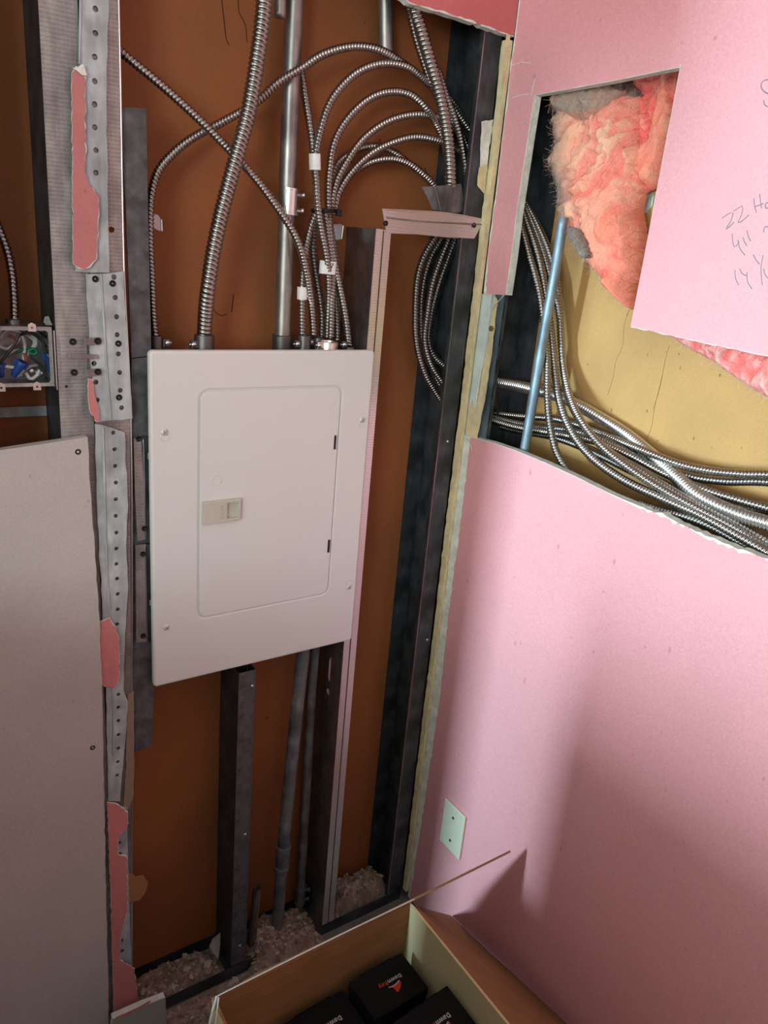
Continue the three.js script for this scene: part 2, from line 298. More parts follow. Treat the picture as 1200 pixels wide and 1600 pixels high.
// right wall: an upper sheet with a hole sawn in it, and a lower sheet with a torn, sagging top edge
{
  const g = new THREE.Group(); g.name = 'wall_right';
  const left = [[.0009, 1.8474], [-.0013, 1.8119], [.0006, 1.7636], [.0009, 1.7144], [.0012, 1.6639], [.0019, 1.6017], [.0005, 1.5484], [.0007, 1.4937], [.0059, 1.4403]];
  const strip = [[.0061, 1.4392], [.0324, 1.4406], [.0629, 1.4425], [.0644, 1.5085], [.0628, 1.5713], [.0644, 1.6322], [.066, 1.6912], [.0683, 1.7587]];
  const hole1 = [[.0683, 1.7587], [.2223, 1.7629], [.3459, 1.7683]];
  const cut = [[.3459, 1.7683], [.3454, 1.6118], [.3447, 1.4238]];
  const low = [[.3447, 1.4238], [.4623, 1.4193], [.5673, 1.4161]];
  const c = [...ragged(left.map(([z, y]) => [Math.min(z, 0.0025), y]), 0.0006, 0.012, false), ...strip, ...hole1, ...cut, ...ragged(low, 0.0008, 0.012, false), [0.92, 1.372], [0.92, 1.1], [ROOM_Z - 0.1, 1.1], [ROOM_Z - 0.1, TOP], [0.002, TOP]];
  const up = part('drywall_panel', slabX(c, RX + 0.0006, 0.0152), M.gypsum, g);
  const inset = ragged(left.map(([z, y]) => [z + 0.0035, y]), 0.0022, 0.008, false);
  part('paper_face', slabX([...inset, ...strip.slice(1).map(([z, y], i) => i > 0 ? [z - 0.0012, y] : [z, y + 0.001]), ...hole1.map(([z, y]) => [z, y + 0.001]), ...cut.map(([z, y]) => [z + 0.001, y]), ...low.map(([z, y]) => [z, y + 0.0008]), [0.92, 1.373], [0.92, 1.1], [ROOM_Z - 0.1, 1.1], [ROOM_Z - 0.1, TOP], [0.004, TOP]], RX, 0.0006), M.pink, up);
  // saw cuts that run past the corners of the hole
  const score = (a) => part('saw_cut', merge(a.slice(1).map((p, i) => sweep([[RX, a[i][1], a[i][0]], [RX, p[1], p[0]]], 0.0006, 0, 0, 5))), M.gypsum, up);
  score([[.0143, 1.7595], [.0326, 1.7618], [.0541, 1.7618]]); score([[.0609, 1.7584], [.0624, 1.7723], [.0643, 1.7841]]); score([[.3453, 1.7669], [.3472, 1.7713]]); score([[.004, 1.8094], [.0269, 1.8115], [.0506, 1.8069]]);
  // pencilled notes
  const strokes = [
    [[.4588, 1.5795], [.466, 1.5844], [.4728, 1.5869], [.4727, 1.5767], [.4679, 1.5663], [.4727, 1.5696], [.4777, 1.5753]], [[.4733, 1.5884], [.4797, 1.5924], [.4845, 1.5948], [.486, 1.5856], [.4836, 1.5739], [.4898, 1.5779], [.4962, 1.5842]],
    [[.4981, 1.604], [.5014, 1.595], [.5062, 1.5867]], [[.5046, 1.6093], [.5077, 1.6011], [.5118, 1.5921]], [[.5025, 1.5942], [.5128, 1.5981]], [[.5192, 1.5997], [.5156, 1.5974], [.5176, 1.5929], [.5227, 1.593]],
    [[.4786, 1.5611], [.4821, 1.551], [.4865, 1.5449], [.4913, 1.5514]], [[.4888, 1.5537], [.4942, 1.5437], [.5036, 1.5355]], [[.4953, 1.5571], [.4985, 1.5518], [.5033, 1.5473]], [[.4984, 1.5658], [.502, 1.5589], [.5072, 1.5529]],
    [[.5218, 1.5643], [.5219, 1.5704], [.5251, 1.5712], [.5286, 1.5676]], [[.4939, 1.5166], [.4973, 1.5072], [.5043, 1.4981]], [[.5007, 1.5187], [.5049, 1.5134], [.5128, 1.5108]], [[.5116, 1.5155], [.5155, 1.5039], [.5242, 1.4951]],
    [[.5149, 1.537], [.52, 1.5311], [.5267, 1.526]], [[.5281, 1.537], [.5298, 1.5208], [.5368, 1.501]], [[.5332, 1.521], [.5378, 1.5136], [.5441, 1.5094]],
    [[.4828, 1.7399], [.4747, 1.7386], [.4734, 1.7338], [.4784, 1.7276], [.4863, 1.7234]], [[.4813, 1.7168], [.4844, 1.7116], [.4912, 1.7082]]];
  part('pencil_writing', merge(strokes.map((s) => sweep(s.map(([z, y]) => [RX + 0.0002, y, z]), 0.0008, 0, 0, 5))), M.pencil, up, 'loose pencilled figures 22, 411 and 14 with letters');

  const top = [[.017, 1.172], [.0724, 1.1773], [.1441, 1.179], [.2159, 1.1774], [.2914, 1.1732], [.3613, 1.1672], [.425, 1.1647], [.4716, 1.1661], [.5168, 1.162], [.5692, 1.159], [.6349, 1.1619]];
  const right = [[0.75, 1.118], [0.92, 1.1]];
  const corner = [[-.0013, .014], [-.0049, .3877], [.0106, .6], [.0167, .7898], [.0189, .9498], [.0173, 1.0984]].map(([z, y]) => [z, Math.max(0.012, y)]);
  const edge = [...top.slice(0, 6), ...ragged([...top.slice(6), ...right], 0.0016, 0.007, false)];
  const lc = [...ragged([...corner, top[0]].map(([, y]) => [-0.002, y]), 0.0006, 0.012, false), ...edge, [ROOM_Z - 0.1, 1.1], [ROOM_Z - 0.1, 0.012]];
  const dn = part('drywall_panel', slabX(lc, RX + 0.0006, 0.0152), M.gypsum, g);
  const paperTop = [...top.slice(0, 6).map(([z, y]) => [z, y - 0.0008]), ...ragged([...top.slice(6), ...right].map(([z, y]) => [z, y - 0.003]), 0.0022, 0.008, false)];
  const pc = corner.map(([z, y], i) => [Math.max(0.006, z) + (i > 0 && i < 3 ? 0.014 : 0.001), y]);
  part('paper_face', slabX([...ragged(pc, 0.0015, 0.01, false), ...paperTop, [ROOM_Z - 0.1, 1.098], [ROOM_Z - 0.1, 0.012]], RX, 0.0006), M.pink, dn);
  struct(g);
}
// blank cover plate on the lower sheet
{
  const o = thing('wall_plate', 'ivory blank cover plate with two screws low on the pink wall', 'wall plate');
  const c = [0.124, 0.318], w = 0.035, h = 0.057;
  part('plate', slabX([[c[0] - w, c[1] - h], [c[0] + w, c[1] - h], [c[0] + w, c[1] + h], [c[0] - w, c[1] + h]], RX - 0.006, 0.0058, [], 0.0022), std({ color: 0xd8d6bc, roughness: 0.35 }), o);
  for (const s of [-1, 1]) part('screw', panScrew(0, 0, 0, 0.0032).rotateY(-Math.PI / 2).translate(RX - 0.0065, c[1] + s * 0.0302, c[0]), std({ color: 0x3a3830, roughness: 0.5, metalness: 0.5 }), o);
  settle(o);
}
// bare core and paper where the strip of plasterboard tore away beside the corner
{
  const o = thing('torn_drywall', 'pale green strip of bare torn plasterboard beside the corner under the pink strip', 'plasterboard');
  part('gypsum_core', slabX(ragged([[-.0092, 1.4379], [.0208, 1.4408], [.0239, 1.3714], [.022, 1.2882], [.0182, 1.1708], [-.0176, 1.1618], [-.0161, 1.2688], [-.0119, 1.3665]], 0.0008, 0.01), 0.973, 0.011), M.greenGypsum, o);
  part('torn_paper', slabX(ragged([[.0295, 1.4382], [.0398, 1.4303], [.0417, 1.3507], [.0406, 1.2556], [.0326, 1.172], [.0124, 1.1668], [.0205, 1.2637], [.0273, 1.3602]], 0.0012, 0.008), 0.9725, 0.0008), M.cream, o, 'tan backing paper');
  part('torn_paper', slabX(ragged([[.005, 1.2457], [.0176, 1.2199], [.0175, 1.1707], [-.0012, 1.166], [-.0016, 1.2093]], 0.0015, 0.008), 0.9722, 0.0007), M.cream, o);
  part('nail', merge([new THREE.CylinderGeometry(0.005, 0.005, 0.0015, 14).rotateZ(Math.PI / 2).translate(0.966, 1.381, 0.039), new THREE.CylinderGeometry(0.0014, 0.0014, 0.01, 8).rotateZ(Math.PI / 2).translate(0.971, 1.381, 0.039)]), M.brass, o, 'round brass nail head');
  const t = new TextGeometry('4.DAMP', { font, size: 0.0036, depth: 0.0002, curveSegments: 3 }); t.computeBoundingBox(); t.translate(-t.boundingBox.max.x / 2, 0, 0).rotateZ(Math.PI / 2).rotateY(-Math.PI / 2).translate(0.9727, 0, 0);
  { const q = [[-.0046, 1.3592]][0]; part('lettering', t.translate(0, q[1], q[0]), std({ color: 0x4a5450, roughness: 0.9 }), o, 'small printed letters'); }
  for (const pts of [[[.966, 1.4136, .0325], [.966, 1.4246, .0408], [.966, 1.4313, .0515], [.966, 1.4435, .0627]], [[.968, 1.3078, .024], [.968, 1.2887, .024], [.968, 1.2643, .0232], [.968, 1.242, .0219]], [[.966, 1.1676, .0038], [.966, 1.1644, .0162], [.966, 1.1578, .0252], [.966, 1.149, .0308]]]) part('paper_curl', sweep(pts, 0.0018, 0, 0, 6, 6, 0.5), M.gypsum, o);
  settle(o);
}
// sliver of the old back-wall plasterboard left in the corner
{
  const o = thing('drywall_sliver', 'narrow ragged cream plasterboard edge running down the corner beside the right stud', 'plasterboard');
  const a = [[0.958, 1.846], [0.96, 1.7], [0.958, 1.55], [0.9605, 1.4], [0.9615, 1.2], [0.961, 0.95], [0.962, 0.78], [0.961, 0.5], [0.962, 0.03]];
  part('gypsum_core', slabZ([...ragged(a, 0.0012, 0.012, false), [0.9685, 0.03], [0.9685, 1.846]], -0.001, 0.0148), M.cream, o);
  part('torn_paper', slabZ(ragged([[0.953, 1.86], [0.962, 1.86], [0.96, 1.8], [0.9545, 1.77]], 0.0006, 0.01), -0.0005, 0.0005), M.cream, o);
  part('torn_paper', slabZ(ragged([[.933, 1.72], [.958, 1.7267], [.9553, 1.6831], [.9576, 1.6089], [.9429, 1.6168], [.94, 1.6608]], 0.001, 0.008), -0.0142, 0.0012), M.gypsum, o, 'scrap of white gypsum paper');
  part('torn_paper', slabZ(ragged([[.9379, 1.6483], [.9558, 1.6555], [.9565, 1.6078], [.9383, 1.6194]], 0.001, 0.008), -0.0128, 0.0008), M.cream, o);
  settle(o);
}
// ---------------------------------------------------------------- steel framing
// left-hand double stud and the remains of the corner beads on it
{
  const o = thing('steel_stud', 'knurled galvanised stud with a dark web beside the junction box', 'stud');
  part('web', mbox(0.2305, 0.232, 0.002, TOP - 0.001, -0.108, -0.0165), M.darkSteel, o);
  part('flange', mbox(0.2305, 0.276, 0.002, TOP - 0.001, -0.0165, -0.0153), M.dullSteel, o);
  part('return_lip', mbox(0.2305, 0.25, 0.002, TOP - 0.001, -0.1085, -0.1075), M.darkSteel, o);
  for (const [x, y] of [[.2519, 1.143], [.2406, 1.2833]]) part('screw', screwHead(x, y, -0.0145, 0.002), M.black, o);
  settle(o);
}
{
  const o = thing('steel_stud', 'galvanised stud with rows of dimples right of the perforated corner bead', 'stud');
  part('web', mbox(0.2785, 0.28, 0.002, TOP - 0.001, -0.108, -0.0165), M.darkSteel, o);
  part('flange', slabZ([...[[.3056, .1233], [.3191, .7416], [.3282, 1.2464], [.3237, 1.4415], [.3248, 1.6835], [.325, 1.8103]], [0.325, TOP - 0.001], [0.2785, TOP - 0.001], [0.2785, 0.002], [0.322, 0.002]], -0.0153, 0.0012, [hole(0.309, 1.496, 0.004)]), M.steel, o);
  part('edge_fold', sweep([...[[.307, .122, -.016], [.3203, .741, -.016], [.3293, 1.2462, -.016], [.3247, 1.4415, -.016], [.3258, 1.6837, -.016]], [0.3262, 1.9, -0.016]], 0.0014, 0, 0, 6), M.zinc, o, 'bright folded edge');
  settle(o);
}
const beadLabel = 'grey perforated corner bead ';
function bead(label, outline, z, holes, fold, r = 0.0036) {
  const o = thing('corner_bead', label, 'corner bead', 'old metal corner beads on the left stud');
  part('flange', slabZ(ragged(outline, 0.0007, 0.014), z, 0.001, holes.map(([x, y]) => hole(x, y, r))), M.bead, o);
  if (fold) part('fold', sweep(fold.map(([x, y]) => [x, y, z + 0.0003]), 0.0016, 0, 0, 6), M.bead, o);
  return o;
}
settle(bead(beadLabel + 'at the top of the left stud behind pink paper', [[.2795, 1.7987], [.316, 1.8072], [.3095, 1.7234], [.3059, 1.6578], [.3039, 1.5431], [.3033, 1.4399], [.2769, 1.4386], [.2587, 1.4392], [.2622, 1.5387], [.2678, 1.6839], [.2748, 1.6872]], -0.011,
  [[.2958, 1.7526], [.2948, 1.7261], [.2931, 1.6997], [.2921, 1.6723], [.2911, 1.6459], [.2902, 1.6191], [.2908, 1.592], [.2898, 1.565]], [[.2802, 1.7989], [.2767, 1.7308], [.2741, 1.6885]]));
{
  const o = bead(beadLabel + 'fixed with black screws beside the metal straps', [[.2713, 1.4367], [.2915, 1.4378], [.3218, 1.4428], [.3226, 1.4032], [.3261, 1.3228], [.3297, 1.2343], [.2991, 1.2329], [.2801, 1.232], [.2761, 1.2686], [.2729, 1.3231]], -0.009,
    [[.2747, 1.393], [.2754, 1.3681], [.2761, 1.34], [.2778, 1.3159], [.2795, 1.2896], [.2803, 1.2639], [.3086, 1.4344], [.3095, 1.4071], [.3106, 1.381], [.3108, 1.3562], [.3118, 1.3293], [.3129, 1.3028], [.3131, 1.2768], [.3143, 1.2513]], [[.2915, 1.437], [.2929, 1.3762], [.2956, 1.2957], [.2983, 1.2339]]);
  for (const [x, y] of [[.2834, 1.4308], [.3063, 1.4259], [.3119, 1.3439], [.3108, 1.2667]]) part('screw', screwHead(x, y, -0.0075, 0.0045), M_screw(), o);
  settle(o);
}
settle(bead(beadLabel + 'beside the beige board, bent along its right edge', [[.2758, 1.2292], [.2865, 1.2267], [.3183, 1.2133], [.3187, 1.1898], [.3203, 1.0985], [.3159, 1.0357], [.3174, .9698], [.3099, .8685], [.3055, .7736], [.3124, .7531], [.3093, .71], [.2978, .5965], [.2946, .5544], [.2741, .5624], [.2778, .7814], [.2764, .9218], [.2746, 1.0936]], -0.01,
  [[.3016, 1.2143], [.3027, 1.189], [.3029, 1.1633], [.3032, 1.1372], [.3024, 1.1108], [.3017, 1.0841], [.3019, 1.0568], [.3011, 1.0304], [.3004, 1.0046], [.3007, .9794], [.301, .9528], [.3003, .9259], [.2985, .9], [.2971, .7698], [.2964, .7453], [.2957, .7193], [.295, .6916], [.2942, .6649], [.2924, .6381], [.2906, .6111]], [[.2873, 1.2228], [.2864, 1.1126], [.286, 1.0081], [.2874, .8967], [.288, .7785], [.2854, .6536]], 0.0032));
settle(bead(beadLabel + 'at the bottom of the left stud showing through pink paper', [[.2753, .5585], [.3065, .5352], [.3051, .4249], [.3052, .2738], [.3063, .1576], [.2754, .1757], [.2735, .3513]], -0.011, [[.2902, .4647], [.2907, .4401], [.2889, .2354], [.2894, .2096]]));
function tornPink(label, outline, z, rim) {
  const o = thing('torn_paper', label, 'torn plasterboard', 'pink plasterboard scraps on the left stud');
  const r = ragged(outline, 0.0009, 0.006);
  const c = r.reduce((a, p) => [a[0] + p[0] / r.length, a[1] + p[1] / r.length], [0, 0]);
  part('gypsum_core', slabZ(r.map(([x, y]) => [x + (x > c[0] ? rr(0, rim) : -0.0003), y + Math.sign(y - c[1]) * rr(0, rim)]), z - 0.001, 0.002), M.gypsum, o);
  part('paper_face', slabZ(r, z, 0.001), M.pinkOld, o);
  return settle(o);
}
tornPink('long pink strip of plasterboard left on the top corner bead', [[.2638, 1.6761], [.2694, 1.6828], [.2768, 1.6763], [.279, 1.6731], [.2774, 1.6527], [.2767, 1.6161], [.2746, 1.5631], [.2781, 1.5497], [.2906, 1.537], [.2888, 1.5099], [.2867, 1.4734], [.2844, 1.4568], [.2689, 1.4427], [.2553, 1.4485], [.2585, 1.5383]], -0.005, 0.0022);
tornPink('tiny pink sliver below the metal straps', [[.2682, 1.2952], [.2751, 1.2932], [.276, 1.2695], [.2815, 1.2507], [.2809, 1.2339], [.2756, 1.2341], [.2683, 1.2513]], -0.005, 0.0008);
tornPink('oval pink scrap hanging on the long corner bead beside the beige board', [[.2713, .9127], [.2861, .9163], [.2954, .8927], [.2999, .872], [.2974, .8161], [.2947, .7952], [.2884, .7873], [.2705, .7994], [.2691, .8469]], -0.003, 0.0015);
tornPink('tall ragged pink strip at the foot of the left stud', [[.2713, .566], [.2882, .5539], [.3041, .5311], [.3034, .5008], [.2862, .48], [.2864, .4458], [.3007, .4336], [.2991, .3154], [.2846, .2488], [.2821, .1994], [.3088, .1611], [.3145, .0738], [.2678, .0696], [.2705, .36]], -0.003, 0.0015);
single('torn_paper', 'small white torn flap at the top end of the long pink strip', 'torn plasterboard', slabZ(ragged([[.2636, 1.6815], [.2697, 1.6826], [.2752, 1.6878], [.2775, 1.6868], [.2809, 1.6761], [.2748, 1.6757], [.2681, 1.6795]], 0.0005, 0.006), -0.003, 0.0014), M.gypsum);
{ // scraps of paper and board lower down
  const a = single('torn_paper', 'tan scrap of torn paper curling out of the left stud over the brown board', 'torn paper', slabZ(ragged([[.3047, .3919], [.3182, .3736], [.3323, .3699], [.3403, .3509], [.3376, .3308], [.3254, .3153], [.3076, .3166], [.3034, .3355]], 0.0012, 0.006), -0.012, 0.002), std({ color: 0x9a6e42, roughness: 0.9 }));
  single('torn_paper', 'narrow curled tan paper edge beside the foot of the dark strip', 'torn paper', slabZ(ragged([[.3125, .7638], [.3231, .767], [.3221, .6653], [.3188, .5592], [.3081, .5289], [.3005, .5388], [.3069, .6178]], 0.0006, 0.01), -0.0125, 0.0015), std({ color: 0x8d7a66, roughness: 0.9 }));
}
// dark strips and cut pieces of track between the left stud and the panel
single('steel_strip', 'upper dark grey steel strip behind the left edge of the panel', 'steel strip', slabZ([[.3274, 1.6502], [.3612, 1.6524], [.3618, 1.5159], [.3637, 1.3242], [.3336, 1.3207], [.3314, 1.4629], [.3283, 1.5855]], -0.022, 0.004, [hole(...[[.3502, 1.4143]][0], 0.002)], 0.001), M.strip);
single('steel_strip', 'lower dark grey steel strip with a crack near its end', 'steel strip', slabZ([[.3336, 1.3197], [.3665, 1.3233], [.3696, 1.078], [.3618, .77], [.3605, .7513], [.3557, .6403], [.3254, .6372], [.3265, .7483], [.3225, .7619], [.3274, 1.0831]], -0.022, 0.004, [], 0.001), M.strip);
{
  const piece = (label, left, whole, screws, tab) => {
    const o = thing('track_piece', label, 'steel bracket');
    part('web', slabZ(whole, -0.0165, 0.0012), M.darkSteel, o);
    part('flange', slabZ(left, -0.0145, 0.0012), M.steel, o, 'bright ribbed left half');
    part('rib', sweep([[whole[1][0] - 0.012, whole[1][1] - 0.003, -0.0155], [whole[2][0] - 0.012, whole[2][1] + 0.004, -0.0155]], 0.0018, 0, 0, 6), M.smoothSteel, o);
    for (const [x, y] of screws) part('screw', screwHead(x, y, -0.0125, 0.0044), M_screw(), o);
    part('clip', slabZ(tab, -0.013, 0.001), M.zinc, o);
    settle(o);
  };
  piece('upper cut piece of ribbed steel track left of the panel', [[.3326, 1.2025], [.3441, 1.2037], [.3465, 1.1149], [.3493, 1.0367], [.3352, 1.0355], [.3328, 1.1164]], [[.3332, 1.202], [.3593, 1.2033], [.3601, 1.0344], [.3357, 1.0346]], [[.3396, 1.2016], [.346, 1.0563]], [[.353, 1.1785], [.3598, 1.178], [.3597, 1.1678], [.3528, 1.1684]]);
  piece('lower cut piece of ribbed steel track left of the panel', [[.332, 1.0294], [.3482, 1.0292], [.3486, .8537], [.3296, .8569]], [[.3326, 1.0285], [.359, 1.0268], [.3599, .85], [.3302, .8558]], [[.3432, 1.0131], [.3408, .8672]], [[.3524, .9301], [.3587, .9289], [.3586, .9196], [.3523, .9209]]);
}
{ // bracket of the junction box, with straps over to the bead
  const o = thing('box_bracket', 'flat steel mounting bracket with two straps across the left stud', 'bracket');
  part('plate', slabZ([[.2346, 1.3513], [.2708, 1.3525], [.2706, 1.326], [.2694, 1.2954], [.2351, 1.2943]], -0.0135, 0.0014, [], 0.0003), M.dullSteel, o);
  for (const s of [[[.2655, 1.3509], [.287, 1.3529], [.2875, 1.3423], [.266, 1.3413]], [[.2444, 1.3299], [.2836, 1.3289], [.2843, 1.3227], [.2441, 1.3229]], [[.2655, 1.3085], [.2864, 1.3092], [.287, 1.2992], [.266, 1.2977]]]) part('strap', slabZ(s, -0.0065, 0.0012, [], 0.0003), M.smoothSteel, o);
  for (const [x, y] of [[.2515, 1.3456], [.2513, 1.3032]]) part('screw', screwHead(x, y, -0.0118, 0.0048), M_screw(), o);
  for (const [x, y] of [[.2831, 1.3477], [.2816, 1.3049]]) part('screw', screwHead(x, y, -0.0045, 0.0048), M_screw(), o);
  settle(o);
}
// thin new stud right of the panel, with its track head
{
  const o = thing('steel_stud', 'shiny new knurled steel stud standing right of the panel', 'stud');
  const X0 = 0.7365, X1 = 0.7665, Y1 = 1.532;
  const slot = [[-0.066, 0.655], [-0.061, 0.645], [-0.056, 0.655], [-0.056, 0.695], [-0.061, 0.705], [-0.066, 0.695]];
  part('web', slabX([[-0.108, 0.004], [-0.0165, 0.004], [-0.0165, Y1], [-0.108, Y1]], X0, 0.0012, [slot, hole(-0.061, 0.622, 0.007)]), M.smoothSteel, o);
  part('flange', mbox(X0, X0 + 0.0135, 0.004, Y1, -0.0165, -0.0153), M.brightSteel, o);
  part('flange', mbox(X0 + 0.0165, X1, 0.004, Y1, -0.0165, -0.0153), M.brightSteel, o);
  part('groove', mbox(X0 + 0.0135, X0 + 0.0165, 0.004, Y1, -0.019, -0.018), M.smoothSteel, o);
  part('return_lip', mbox(X1 - 0.0012, X1, 0.004, Y1, -0.024, -0.0165), M.smoothSteel, o);
  part('rear_flange', mbox(X0, X1, 0.004, Y1, -0.109, -0.108), M.smoothSteel, o);
  settle(o);
  const t = thing('header_track', 'short shiny horizontal steel track screwed across from the new stud to the right stud', 'steel track');
  part('face', slabZ(ragged([[.7437, 1.5635], [.799, 1.5657], [.8806, 1.5691], [.9644, 1.5659], [.9586, 1.5557], [.9459, 1.532], [.872, 1.5296], [.8167, 1.5295], [.7564, 1.5269]], 0.0003, 0.012), -0.0135, 0.0012), M.brightSteel, t);
  part('rib', sweep([[.7536, 1.5506, -.013], [.8272, 1.551, -.013], [.9639, 1.5573, -.013]], 0.0014, 0, 0, 6), M.smoothSteel, t);
  part('lip', sweep([[.7435, 1.5625, -.013], [.7986, 1.5656, -.013], [.8802, 1.569, -.013], [.961, 1.5656, -.013]], 0.0013, 0, 0, 6), M.zinc, t);
  part('web', mbox(0.7525, 0.912, 1.5295, 1.531, -0.075, -0.0165), M.smoothSteel, t);
  for (const [x, y] of [[.7526, 1.5416], [.9411, 1.5543]]) part('screw', screwHead(x, y, -0.0118, 0.0044), M_screw(), t);
  settle(t);
}
// right-hand corner stud
{
  const o = thing('steel_stud', 'wide dark steel stud in the right corner of the open bay', 'stud');
  const x0 = 0.9185, x1 = 0.957;
  part('flange', mbox(x0, x1, 0.004, TOP - 0.001, -0.0175, -0.0163), M.darkSteel, o);
  part('edge_fold', mbox(x0 - 0.0006, x0 + 0.0016, 0.004, TOP - 0.001, -0.018, -0.0155), M.smoothSteel, o, 'bright folded edge');
  part('return_lip', mbox(x0, x0 + 0.0012, 0.004, TOP - 0.001, -0.026, -0.0175), M.darkSteel, o);
  part('web', slabX([[-0.108, 0.004], [-0.0175, 0.004], [-0.0175, TOP - 0.001], [-0.108, TOP - 0.001]], x1 - 0.001, 0.0012, [[[-0.058, 0.64], [-0.05, 0.64], [-0.05, 0.675], [-0.058, 0.675]]]), M.darkSteel, o);
  part('rear_flange', mbox(x0, x1, 0.004, TOP - 0.001, -0.109, -0.108), M.darkSteel, o);
  for (const [x, y] of [[.9807, 1.4307], [.941, 1.1568], [.9482, .7181]]) part('screw', panScrew(x, y, -0.0158, 0.0028), M.zinc, o);
  settle(o);
}
// first stud of the right wall, seen through the gap
{
  const o = thing('steel_stud', 'blue-grey stud edge in the gap between the torn strip and the hanging cables', 'stud');
  part('flange', slabX([[-0.003, 0.004], [0.044, 0.004], [0.044, TOP - 0.001], [-0.003, TOP - 0.001]], 0.9862, 0.0012), std({ color: 0x9db2bc, map: spangle, metalness: 0.65, roughness: 0.5 }), o);
  part('web', slabZ([[0.9875, 0.004], [1.078, 0.004], [1.078, TOP - 0.001], [0.9875, TOP - 0.001]], -0.003, 0.0012, [[[1.0229, 1.255], [1.0435, 1.2518], [1.0489, 1.2027], [1.0279, 1.2063]].reverse(), hole(...[[1.0312, 1.2924]][0], 0.009)]), M.darkSteel, o);
  part('return_lip', mbox(0.9862, 0.994, 0.004, TOP - 0.001, 0.0428, 0.044), M.darkSteel, o);
  part('rear_flange', slabX([[-0.003, 0.004], [0.044, 0.004], [0.044, TOP - 0.001], [-0.003, TOP - 0.001]], 1.078, 0.0012), M.darkSteel, o);
  settle(o);
}
// lower channel pieces behind the panel's foot
{
  const o = thing('steel_channel', 'short dark steel channel standing under the panel', 'steel channel');
  const x0 = 0.5145, x1 = 0.548, y1 = 0.749;
  part('face', mbox(x0, x1, 0.034, y1, -0.0172, -0.016), M.strip, o);
  part('side', mbox(x0, x0 + 0.0012, 0.034, y1, -0.05, -0.0172), M.darkSteel, o);
  part('side', mbox(x1 - 0.0012, x1, 0.034, y1, -0.05, -0.0172), M.darkSteel, o);
  for (const [x, y] of [[.541, .7159], [.5366, .3747], [.5333, .0822]]) part('screw', panScrew(x, y, -0.0152, 0.003), M.zinc, o);
  settle(o);
  const s = thing('steel_stud', 'blackened stud behind the short channel under the panel', 'stud');
  const a = 0.518, b = 0.556;
  part('web', mbox(a, a + 0.0015, 0.034, 0.786, -0.108, -0.052), M.darkSteel, s);
  part('flange', mbox(a, b, 0.034, 0.786, -0.0525, -0.0512), M.darkSteel, s);
  part('rear_flange', mbox(a, b, 0.034, 0.786, -0.109, -0.108), M.darkSteel, s);
  settle(s);
}
{
  const o = thing('floor_track', 'dark steel floor track under the open bay, half buried in rubble', 'steel track');
  part('web', mbox(-0.2, 0.955, 0.001, 0.0022, -0.108, -0.0165), M.darkSteel, o);
  part('front_flange', mbox(-0.2, 0.955, 0.001, 0.031, -0.0163, -0.015), M.darkSteel, o);
  part('rear_flange', mbox(-0.2, 0.955, 0.001, 0.033, -0.1098, -0.1085), M.darkSteel, o);
  settle(o);
}
single('steel_brace', 'grey horizontal brace behind the gap under the junction box', 'brace', mbox(-0.2, 0.2295, 1.222, 1.237, -0.105, -0.1035), M.bead);
